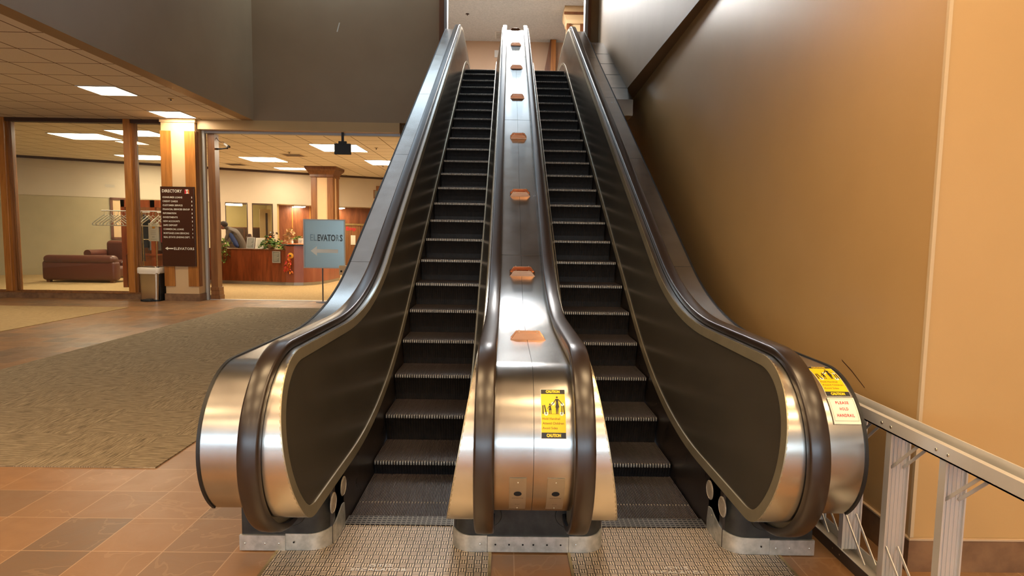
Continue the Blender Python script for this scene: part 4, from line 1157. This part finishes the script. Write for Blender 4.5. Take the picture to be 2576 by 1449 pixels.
# ------------------------------------------------------------------ person leaning over behind the desk
r = thing('person', 'person in a dark olive coat and navy jacket leaning over the desk', 'person', (-8.0, 18.55, 0))
def skinned(name, verts, edges, rad, m_, parent, sub=2):
    me = bpy.data.meshes.new(name); me.from_pydata(verts, edges, [])
    me.materials.append(MATS[m_]); o = bpy.data.objects.new(name, me); COL.objects.link(o)
    o.parent = parent; o.location = tuple(-c for c in parent['origin'])
    sk = o.modifiers.new('skin', 'SKIN'); 
    if not me.skin_vertices: 
        me.update()
    for i, v in enumerate(me.skin_vertices[0].data): v.radius = rad[i] if isinstance(rad[i], tuple) else (rad[i], rad[i]); v.use_root = (i == 0)
    s_ = o.modifiers.new('sub', 'SUBSURF'); s_.levels = sub; s_.render_levels = sub
    me.shade_smooth()
    return o
px, py = -8.02, 18.55
V = [(px,py,.95),(px-.06,py,1.15),(px-.20,py-.02,1.38),(px-.36,py-.04,1.55),(px-.47,py-.05,1.63),   # pelvis, waist, chest, shoulders, neck
     (px-.56,py-.06,1.66),(px-.63,py-.07,1.70),                       # head base, head
     (px-.33,py-.22,1.53),(px-.42,py-.30,1.26),(px-.60,py-.34,1.10),(px-.67,py-.35,1.08),  # near arm
     (px-.33,py+.18,1.53),(px-.42,py+.24,1.26),(px-.60,py+.22,1.10),(px-.67,py+.21,1.08),
     (px+.0,py-.11,.85),(px+.02,py-.12,.48),(px+.02,py-.12,.10),(px-.12,py-.13,.05),
     (px+.0,py+.11,.85),(px+.02,py+.12,.48),(px+.02,py+.12,.10),(px-.12,py+.13,.05)]
E_ = [(0,1),(1,2),(2,3),(3,4),(4,5),(5,6),(3,7),(7,8),(8,9),(9,10),(3,11),(11,12),(12,13),(13,14),(0,15),(15,16),(16,17),(17,18),(0,19),(19,20),(20,21),(21,22)]
RD = [(.16,.13),(.17,.13),(.19,.14),(.16,.12),.06,.07,.085,.075,.055,.042,.035,.075,.055,.042,.035,.09,.065,.05,.04,.09,.065,.05,.04]
skinned('body', V, E_, RD, 'coat_olive', r)
obj('head', (lambda m: (m.ball((px-.60,py-.07,1.70), .10, 20, 14, 0, (1.08,.86,1.15)), m.ball((px-.70,py-.07,1.675), .022, 8, 6), m.ball((px-.69,py-.07,1.63), .03, 8, 6, 0, (.8,1,.5)), m.ball((px-.60,py-.16,1.69), .022, 8, 6, 0, (1,.4,1.3)), m)[-1])(MB()), 'skin', r, smooth=80, label='bowed head in profile')
obj('hair', MB().ball((px-.575,py-.07,1.735), .108, 18, 12, 0, (1.12,.92,.95)), 'hair', r, smooth=80)
skinned('jacket', [(px-.11,py-.17,1.02),(px-.19,py-.19,1.2),(px-.30,py-.20,1.42),(px-.42,py-.16,1.55)], [(0,1),(1,2),(2,3)], [(.12,.07),(.13,.08),(.12,.07),(.07,.05)], 'jacket_navy', r)
m = MB(); m.ball((px-.695,py-.115,1.695), .008, 6, 5); m.ball((px-.695,py-.025,1.695), .008, 6, 5)
obj('eyes', m, 'hole', r)
for s_ in (-.35, .21):
    m = MB(); hx, hy, hz = px-.68, py+s_, 1.07
    m.ball((hx-.03,hy,hz-.01), .038, 10, 7, 0, (1.1,.9,.5))
    for k in range(4): m.tube([(hx-.055,hy-.026+.017*k,hz-.008),(hx-.085-.006*(1-abs(k-1.5)),hy-.029+.018*k,hz-.015),(hx-.105-.006*(1-abs(k-1.5)),hy-.03+.018*k,hz-.035)], [.009,.008,.006], 6)
    m.tube([(hx-.02,hy+.03,hz-.01),(hx-.045,hy+.05,hz-.02),(hx-.065,hy+.052,hz-.03)], [.010,.009,.007], 6)
    obj('hand', m, 'skin', r, smooth=70)

# ------------------------------------------------------------------ sofa, armchair, coat closet, rack
def rbox(m, x0, x1, y0, y1, z0, z1, r_=.05, n=4):
    rings = []
    for k in range(n+1):
        a = PI/2*k/n; rings.append((z0+r_-r_*math.cos(a)*1 if False else z0+r_*(1-math.sin(a)), r_*(1-math.cos(a))))
    prof = [(z0+r_*(1-math.cos(PI/2*k/n)), r_*(1-math.sin(PI/2*k/n))) for k in range(n+1)]
    prof += [(z1-r_*(1-math.sin(PI/2*k/n)), r_*(1-math.cos(PI/2*k/n))) for k in range(n+1)]
    R2 = [rr(x0+i_, x1-i_, y0+i_, y1-i_, max(r_-i_*.5, .01), z, 4) for z, i_ in prof]
    return m.sweep(R2)
s = thing('sofa', 'brown leather sofa seen from behind at the far left of the lobby', 'sofa', (-11.9, 17.5, 0))
obj('back', rbox(MB(), -13.2, -11.12, 17.2, 17.5, .06, .62, .08), 'leather', s, smooth=60)
obj('back_cushion', rbox(MB(), -13.15, -11.14, 17.17, 17.48, .55, .78, .10), 'leather', s, smooth=60)
obj('seat', rbox(MB(), -13.1, -11.2, 17.5, 18.2, .12, .45, .08), 'leather', s, smooth=60)
obj('foot', MB().box(-11.3,-11.2,17.25,17.35,0,.08), 'wood_dark', s)
obj('foot', MB().box(-13.1,-13.0,17.25,17.35,0,.08), 'wood_dark', s)
s = thing('armchair', 'brown leather armchair with rolled arm facing the sofa', 'armchair', (-12.6, 19.6, 0))
obj('back', rbox(MB(), -13.15, -12.2, 19.9, 20.2, .3, 1.18, .12), 'leather', s, smooth=60)
obj('seat', rbox(MB(), -13.1, -12.2, 19.3, 20.0, .1, .55, .08), 'leather', s, smooth=60)
for x in (-13.3, -12.15):
    m = MB(); rbox(m, x, x+.2, 19.2, 20.0, .1, .72, .05); m.tube([(x+.08,19.15,.76),(x+.08,20.0,.76)], .12, 16)
    obj('arm', m, 'leather', s, smooth=60)
k = thing('coat_closet', 'open red-brown wooden coat closet behind the glass screen', 'closet', (-9.5, 16.3, 0))
obj('frame', MB().box(-10.13,-10.03,16.0,16.1,0,2.31).box(-9.36,-9.24,16.0,16.1,0,2.31).box(-8.45,-8.35,16.0,16.1,0,2.31).box(-10.13,-8.35,16.0,16.1,2.12,2.31), 'wood_desk', k)
obj('lower_panel', MB().box(-10.03,-9.36,16.03,16.07,0,.86).box(-9.24,-8.45,16.03,16.07,0,.86), 'wood_panel', k)
obj('sill', MB().box(-10.03,-8.45,15.98,16.12,.86,.90), 'wood_desk', k)
obj('back_panel', MB().box(-10.13,-8.35,16.7,16.74,0,2.31), 'wood_dark', k)
obj('side', MB().box(-10.13,-10.09,16.1,16.7,0,.9), 'wood_panel', k)
obj('rail', MB().tube([(-10.05,16.4,2.0),(-8.4,16.4,2.0)], .015, 8), 'screw', k)
def garment(label, x, y, z1, z0, w, m_, seed, name='hanging_coat', cat='coat'):
    rn = random.Random(seed); r = thing(name, label, cat, (x, y, z1), 'garments in the coat closet')
    rings = []
    for i in range(9):
        t_ = i/8; z = z1+(z0-z1)*t_; ww = w*(.28+.72*min(1, t_*5))*(1+.12*t_)/2; dd = .07+.03*t_
        rings.append([(x+ww*math.cos(a)*(1+.08*math.sin(5*a+seed)), y+dd*math.sin(a)*(1+.3*math.sin(7*a+seed)*t_), z) for a in [2*PI*j/22 for j in range(22)]])
    obj('cloth', MB().sweep(rings), m_, r, smooth=70)
    obj('hook', MB().tube([(x,y,z1-.01),(x,y,z1+.05),(x+.015,y,z1+.07)], .004, 6), 'screw', r)
garment('black coat hanging at the left of the closet', -9.76, 16.4, 1.94, 1.05, .34, 'fabric_black', 1)
garment('dark red garment hanging in the middle of the closet', -9.15, 16.4, 1.94, 1.2, .30, 'fabric_red', 2)
garment('grey jacket hanging low in the closet', -9.5, 16.42, 1.80, .98, .30, 'fabric_grey', 3)
garment('yellow vest hanging beside the column', -8.92, 16.35, 1.72, 1.3, .16, 'fabric_yellow', 4, 'hanging_vest', 'vest')
garment('blue grey garment hanging behind the notice', -8.86, 16.45, 1.30, .95, .28, 'fabric_blue', 5)
garment('black bag with a pink badge hung under the hangers', -8.48, 14.02, 1.30, .80, .20, 'fabric_black', 6, 'hanging_bag', 'bag')
rk = thing('coat_rack', 'slim metal coat rack holding white hangers beside the bin', 'rack', (-8.22, 14.0, 0))
for x in (-8.38, -8.07): obj('pole', MB().tube([(x,14.0,0),(x,14.0,1.95)], .013, 8), 'brass', rk, smooth=50)
obj('top_bar', MB().tube([(-9.3,14.0,1.95),(-7.75,14.0,1.95)], .011, 8), 'screw', rk, smooth=50)
obj('lower_bar', MB().tube([(-8.38,14.0,.12),(-8.07,14.0,.12)], .011, 8).tube([(-8.38,13.8,.012),(-8.38,14.2,.012)], .012, 8).tube([(-8.07,13.8,.012),(-8.07,14.2,.012)], .012, 8), 'screw', rk)
obj('lower_bar', MB().tube([(-8.38,14.0,1.30),(-8.07,14.0,1.30)], .010, 8), 'brass', rk)
hm = MB()
hm.tube([(-.235,0,-.30),(-.225,0,-.265),(0,0,-.075),(.225,0,-.265),(.235,0,-.30),(.21,0,-.315),(-.21,0,-.315),(-.235,0,-.30)], .012, 6)
hm.tube([(0,0,-.075),(0,0,-.015),(.016,0,.0),(.014,0,.022),(0,0,.03),(-.014,0,.02)], .004, 6)
h0 = thing('coat_hanger', 'white plastic hanger on the coat rack', 'hanger', (0,0,0), 'white plastic hangers on the rack', rz=.001)
obj('hanger', hm, 'hanger_white', h0, loc=LOCAL)
rn = random.Random(5)
hp = [(-9.24,14,1.93,.45,-.30),(-9.16,14,1.93,.6,-.22),(-9.08,14,1.93,.3,-.15),(-9.0,14,1.93,.7,-.12),(-8.92,14,1.93,.25,-.2),(-8.84,14,1.93,.55,-.1),(-8.74,14,1.93,.4,-.1),
      (-8.30,14,1.93,.5,0),(-8.22,14,1.93,1.1,0),(-8.13,14,1.93,.8,0),(-8.0,14,1.93,1.2,-.05),(-7.93,14,1.93,.9,-.1),(-7.86,14,1.93,1.25,-.05)]
for i, (x, y, z, rz, dz) in enumerate(hp):
    L1 = 'white plastic hanger in the bunch left of the wooden mullion' if i < 7 else 'white plastic hanger between the mullion and the directory column'
    o = h0 if i == 0 else dup(h0, (x,y,z), L1)
    o.location = (x, y, z); o.rotation_euler = (0, 0, rz); o['label'] = L1
    o['group'] = 'hangers left of the mullion' if i < 7 else 'hangers by the directory column'
pp = thing('notice_sheet', 'white printed notice clipped to the coat rack', 'notice', (-8.08, 13.93, 1.28))
obj('sheet', MB().box(-8.20,-7.97,13.925,13.932,1.27,1.68), 'paper', pp)
obj('writing', MB().box(-8.16,-8.02,13.922,13.925,1.62,1.63).box(-8.15,-8.03,13.922,13.925,1.50,1.505).box(-8.15,-8.03,13.922,13.925,1.46,1.465).box(-8.15,-8.03,13.922,13.925,1.42,1.425).box(-8.12,-8.06,13.922,13.925,1.36,1.37).box(-8.15,-8.02,13.922,13.925,1.31,1.315), 'grey_sheet', pp)
obj('emblem', MB().box(-8.11,-8.05,13.921,13.925,1.56,1.60), 'flower_yellow', pp)

# ------------------------------------------------------------------ ceiling fixtures
S_ = .667
def light(label, x0, x1, y0, y1, group, z=ZC, mt='lamp_panel'):
    r = thing('ceiling_light', label, 'ceiling light', ((x0+x1)/2, (y0+y1)/2, z-.01), group)
    m = MB().box(x0,x1,y0,y0+.025,z-.012,z).box(x0,x1,y1-.025,y1,z-.012,z).box(x0,x0+.025,y0+.025,y1-.025,z-.012,z).box(x1-.025,x1,y0+.025,y1-.025,z-.012,z)
    obj('frame', m, 'white_plastic', r)
    obj('diffuser', MB().box(x0+.025,x1-.025,y0+.025,y1-.025,z-.006,z-.001), mt, r)
gx = lambda k: -5.83-S_*k; gy = lambda k: 8.92+S_*k
light('square ceiling light in the left lobby, nearest the camera', gx(2), gx(1), gy(2), gy(3), 'left lobby ceiling lights')
light('square ceiling light just in front of the directory column', gx(2), gx(1), gy(5), gy(6), 'left lobby ceiling lights')
def lights_row(spec, group):
    for l, *a in spec: light(l, *a, group)
lights_row([('large ceiling light behind the small black screen', -5.30,-4.0,16.3,17.7),
            ('ceiling light partly hidden by the escalator deck', -4.6,-3.3,19.6,20.9),
            ('ceiling light left of the wood-clad column', -8.5,-7.3,19.3,20.5),
            ('narrow-looking ceiling light touching the wood-clad capital', -8.5,-7.3,22.2,22.9),
            ('ceiling light above the far wall seen between mullion and column', -12.4,-11.0,19.3,20.5),
            ('ceiling light behind the upper left of the directory column', -9.6,-8.5,14.6,15.5),
            ('ceiling light glimpsed at the far left behind the glass', -11.4,-10.1,15.2,16.2)], 'back lobby ceiling lights')
lights_row([('added unseen square ceiling light over the left part of the lobby, left of the nearest one', -10.5,-9.83,9.6,10.25), ('added unseen square ceiling light over the gold carpet on the far left', -8.5,-7.83,5.6,6.25)], 'left lobby ceiling lights')  # both lamps out of view, added to give the left lobby more light
for i, (x, y, w_) in enumerate([(.25,.85,.6),(.62,2.15,.6),(-1.9,.85,.6),(-1.9,2.1,.6),(-4.4,.85,.6),(-4.4,2.1,.6),(2.6,.7,.6),(.55,-.75,.66),(2.6,-.95,.66),(-1.9,-.75,.66),(-4.4,-.75,.66),(.55,-3.4,.66),(-1.9,-3.4,.66),(-4.4,-3.4,.66),(3.0,-3.4,.66),(-7.2,-.75,.66),(-7.2,-3.4,.66),(-1.9,-6.2,.66),(1.2,-6.2,.66),(-5,-6.2,.66)]):
    light('square ceiling light behind the camera', x, x+1.2, y, y+.62, 'ceiling lights behind the camera', mt='lamp_warm')
def vent(label, x0, x1, y0, y1):
    r = thing('ceiling_vent', label, 'vent', ((x0+x1)/2, (y0+y1)/2, ZC-.01), 'lobby ceiling vents')
    obj('frame', MB().box(x0,x1,y0,y1,ZC-.006,ZC), 'paint_beige', r)
    m = MB()
    for i in range(6): m.box(x0+.06, x1-.06, y0+.06+(y1-y0-.12)*i/6, y0+.06+(y1-y0-.12)*(i+.5)/6, ZC-.010, ZC-.006)
    obj('slats', m, 'frame_dark', r)
vent('square ceiling vent right of the slim wooden post', -6.85,-6.2,18.4,19.05)
vent('square ceiling vent above the far office windows', -9.85,-9.2,21.2,21.85)
for x, y, l in ((-6.06,11.12,'small sprinkler head before the directory column'), (-6.4,18.0,'small sprinkler head beyond the security camera'), (-3.6,16.85,'small sprinkler head beside the black screen'), (-4.3,21.2,'small sprinkler head close to the escalator deck')):
    r = thing('sprinkler', l, 'sprinkler', (x, y, ZC), 'ceiling sprinklers')
    obj('plate', MB().lathe([(.05,.01),(.05,-.006),(.02,-.012),(.001,-.012)], (x,y,ZC), 14), 'brass', r)
    obj('head', MB().lathe([(.012,-.012),(.012,-.04),(.022,-.042),(.022,-.046),(.001,-.046)], (x,y,ZC), 10), 'alu_dark', r)

# ------------------------------------------------------------------ upper floor
struct('wall_upper', MB().box(-6,6,18.9,19.1,H2,7.43), 'paint_upper')
struct('wall_upper', MB().box(-4.2,-4.0,13.35,18.9,H2,7.43), 'paint_upper')
struct('wall_upper', MB().box(3.2,3.4,13.35,18.9,H2,7.43), 'paint_upper')
r = thing('column', 'upstairs column with brown capital behind the right handrail', 'column', (1.72, 16.2, H2))
obj('shaft', MB().box(1.52,1.95,16.05,16.45,H2,7.12), 'paint_cream', r)
obj('capital', MB().sweep([[(1.735-d,16.25-d,z),(1.735+d,16.25-d,z),(1.735+d,16.25+d,z),(1.735-d,16.25+d,z)] for d, z in ((.22,7.0),(.24,7.02),(.25,7.10),(.30,7.20),(.31,7.28),(.30,7.43))]), 'paint_cream', r)
obj('capital_trim', MB().box(1.42,2.05,15.93,15.95,7.22,7.28).box(1.42,2.05,15.94,15.97,7.28,7.43) if False else MB().box(1.42,2.06,15.92,15.95,7.21,7.27), 'wood_dark', r)
for x0, x1 in ((1.50,1.62),(1.85,1.97)): obj('wood_strip', MB().box(x0,x1,16.02,16.06,H2,7.04), 'wood_dark', r)
r = thing('partition_end', 'narrow tapering wooden partition standing on the upper landing', 'partition', (1.2, 18.7, H2))
obj('face', MB().prism_y([(1.29,7.42),(1.43,7.42),(1.43,H2),(1.26,H2)], 18.6, 18.8), 'wood_orange', r)
obj('side', MB().prism_y([(1.26,7.42),(1.29,7.42),(1.26,H2),(.78,H2)], 18.6, 18.8), 'wood_dark', r)
r = thing('ceiling_vent', 'white slatted vent on the upstairs ceiling left of the centre deck', 'vent', (-.2, 18.3, 7.42), 'upstairs fittings')
obj('frame', MB().box(-.40,.10,17.95,18.6,7.415,7.43), 'white_plastic', r)
m = MB(); [m.box(-.36,.06,18.02+.075*i,18.05+.075*i,7.41,7.415) for i in range(8)]
obj('slats', m, 'grey_frame', r)
r = thing('wall_plate', 'narrow white plate on the upstairs wall left of the centre deck', 'plate', (-.33, 18.88, 6.9))
obj('plate', MB().box(-.42,-.26,18.87,18.9,6.95,7.16), 'white_plastic', r)
light('upstairs ceiling light at the top edge of the picture', -.45, .65, 14.3, 15.62, 'upstairs lights', z=7.43, mt='lamp_up')
r = thing('sprinkler', 'small dark sprinkler on the upstairs ceiling', 'sprinkler', (-1.11, 16.67, 7.43), 'ceiling sprinklers')
obj('plate', MB().lathe([(.05,.01),(.05,-.008),(.02,-.014),(.001,-.014)], (-1.11,16.67,7.43), 12), 'frame_dark', r)
obj('head', MB().lathe([(.012,-.012),(.012,-.04),(.001,-.046)], (-1.11,16.67,7.43), 8), 'frame_dark', r)
# metal shelf beside the right deck
r = thing('metal_housing', 'steel clad shelf between the right escalator deck and the upper wall', 'housing', (1.7, 11.2, 3.35))
poly = [(9.25,3.35),(9.25,3.59),(12.35,5.38),(13.09,5.62),(13.09,5.0),(12.4,4.6),(10.2,3.35)]
obj('shell', MB().prism_x(poly, 1.50, 1.895), 'steel_deck', r)
m = MB()
for y in (9.75,10.4,11.0,11.6):
    z = 3.59+(y-9.25)*T30; m.prism_x([(y-.0015,z-.002),(y+.0015,z-.002),(y+.0015,z+.0025),(y-.0015,z+.0025)], 1.50, 1.895)
obj('joints', m, 'joint_dark', r)
# scratch on the upper front wall
r = thing('wall_scratch', 'short pale scratch high on the dark front wall', 'mark', (-3.6, 13.09, 5.8))
obj('scratch', MB().add([(-3.625,13.098,5.74),(-3.60,13.098,5.74),(-3.55,13.098,5.93),(-3.57,13.098,5.93)], [(0,1,2,3)]), 'white_line', r)

r = thing('wall_scuff', 'thin dark diagonal scuff on the tan right wall above the newel', 'mark', (1.87, 3.2, .9))
def wl(y, z): return (wx(y)-.0015, y, z)
obj('scuff', MB().add([wl(3.30,.845),wl(3.29,.835),wl(3.19,.80),wl(3.185,.805),wl(3.055,.74),wl(3.055,.745)], [(0,1,2,3),(3,2,4,5)]), 'frame_dark', r)

# ------------------------------------------------------------------ stepladder lying on its edge
r = thing('stepladder', 'aluminium stepladder lying on its side between escalator and tan wall', 'ladder', (1.68, 2.6, 0))
def channel(x0, x1, y0, y1, z0, z1, up):
    m = MB(); t_ = .006
    if up: m.box(x0,x1,y0,y1,z0,z0+t_)
    else: m.box(x0,x1,y0,y1,z1-t_,z1)
    return m.box(x0,x0+t_,y0,y1,z0,z1).box(x1-t_,x1,y0,y1,z0,z1)
b0, b1 = 1.60, 1.71
rail0 = obj('side_rail', channel(b0,b1,1.55,3.5,.0,.055,True), 'aluminium', r, label='lower side rail resting on the floor')
rail1 = obj('side_rail', channel(b0,b1,1.55,3.5,.715,.77,True).box(b0+.03,b1-.03,1.55,3.5,.735,.745), 'aluminium', r, label='upper side rail')
for rl, z in ((rail0, .028), (rail1, .742)):
    for y in (2.08,2.14,2.40,2.46,2.70,2.76,3.0,3.06): obj('rivet', MB().ball((b0-.001,y,z), .007, 8, 5, 0, (.4,1,1)), 'screw', rl, loc=LOCAL)
for k_, y in enumerate((2.12,2.43,2.73,3.03,3.33)):
    m = MB().box(b0+.008,b1-.008,y,y+.006,.04,.73)
    m.box(b0+.006,b0+.012,y-.028,y+.006,.04,.73).box(b1-.012,b1-.006,y-.010,y+.006,.04,.73)
    for i in range(5): m.box(b0+.022+.016*i,b0+.025+.016*i,y-.003,y,.04,.73)
    tb = obj('tread', m, 'alu_pale', r)
    for zz, s_ in ((.055,1),(.72,-1)):
        m = MB()
        for xx in (b0+.03, b1-.03): m.beam((xx,y-.004,zz+s_*.16),(xx,y-.17,zz+s_*.0), .012, .004, (1,0,0))
        obj('brace', m, 'aluminium', tb, loc=LOCAL)
obj('dark_edge', MB().box(b0-.003,b0,1.55,3.5,.0,.055), 'alu_dark', r)

# ------------------------------------------------------------------ light, world, camera
def area(name, loc, rot, sx, sy, power, col):
    l = bpy.data.lights.new(name, 'AREA'); l.shape = 'RECTANGLE'; l.size = sx; l.size_y = sy; l.energy = power; l.color = col
    o = bpy.data.objects.new(name, l); COL.objects.link(o); o.location = loc; o.rotation_euler = rot
    return o
w = bpy.data.worlds.new('world'); SC.world = w; w.use_nodes = True
w.node_tree.nodes['Background'].inputs[0].default_value = (.5,.55,.65,1); w.node_tree.nodes['Background'].inputs[1].default_value = .15

Mx = [[0.99982504,0.01448413,0.01183635],[-0.01055668,-0.08544317,0.99628712],[0.01544169,-0.99623776,-0.08527531]]
cam = bpy.data.cameras.new('camera'); co = bpy.data.objects.new('camera', cam); COL.objects.link(co)
right = Vector([Mx[i][0] for i in range(3)]); down = Vector([Mx[i][1] for i in range(3)]); fwd = Vector([Mx[i][2] for i in range(3)])
up = -down; bk = -fwd
co.matrix_world = Matrix(((right.x,up.x,bk.x,0),(right.y,up.y,bk.y,0),(right.z,up.z,bk.z,1.5),(0,0,0,1)))
cam.sensor_width = 36; cam.lens = 1510/2576*36; cam.clip_end = 100; cam.clip_start = .05
SC.camera = co
SC.view_settings.view_transform = 'Standard'; SC.view_settings.look = 'None'; SC.view_settings.gamma = 1; SC.view_settings.use_curve_mapping = False
SC.view_settings.exposure = 0
SC.cycles.use_denoising = True
SC.cycles.use_adaptive_sampling = True; SC.cycles.adaptive_threshold = .035; SC.cycles.max_bounces = 7; SC.cycles.diffuse_bounces = 3; SC.cycles.glossy_bounces = 4; SC.cycles.transparent_max_bounces = 12
SC.cycles.sample_clamp_indirect = 6
SC.cycles.caustics_reflective = False; SC.cycles.caustics_refractive = False
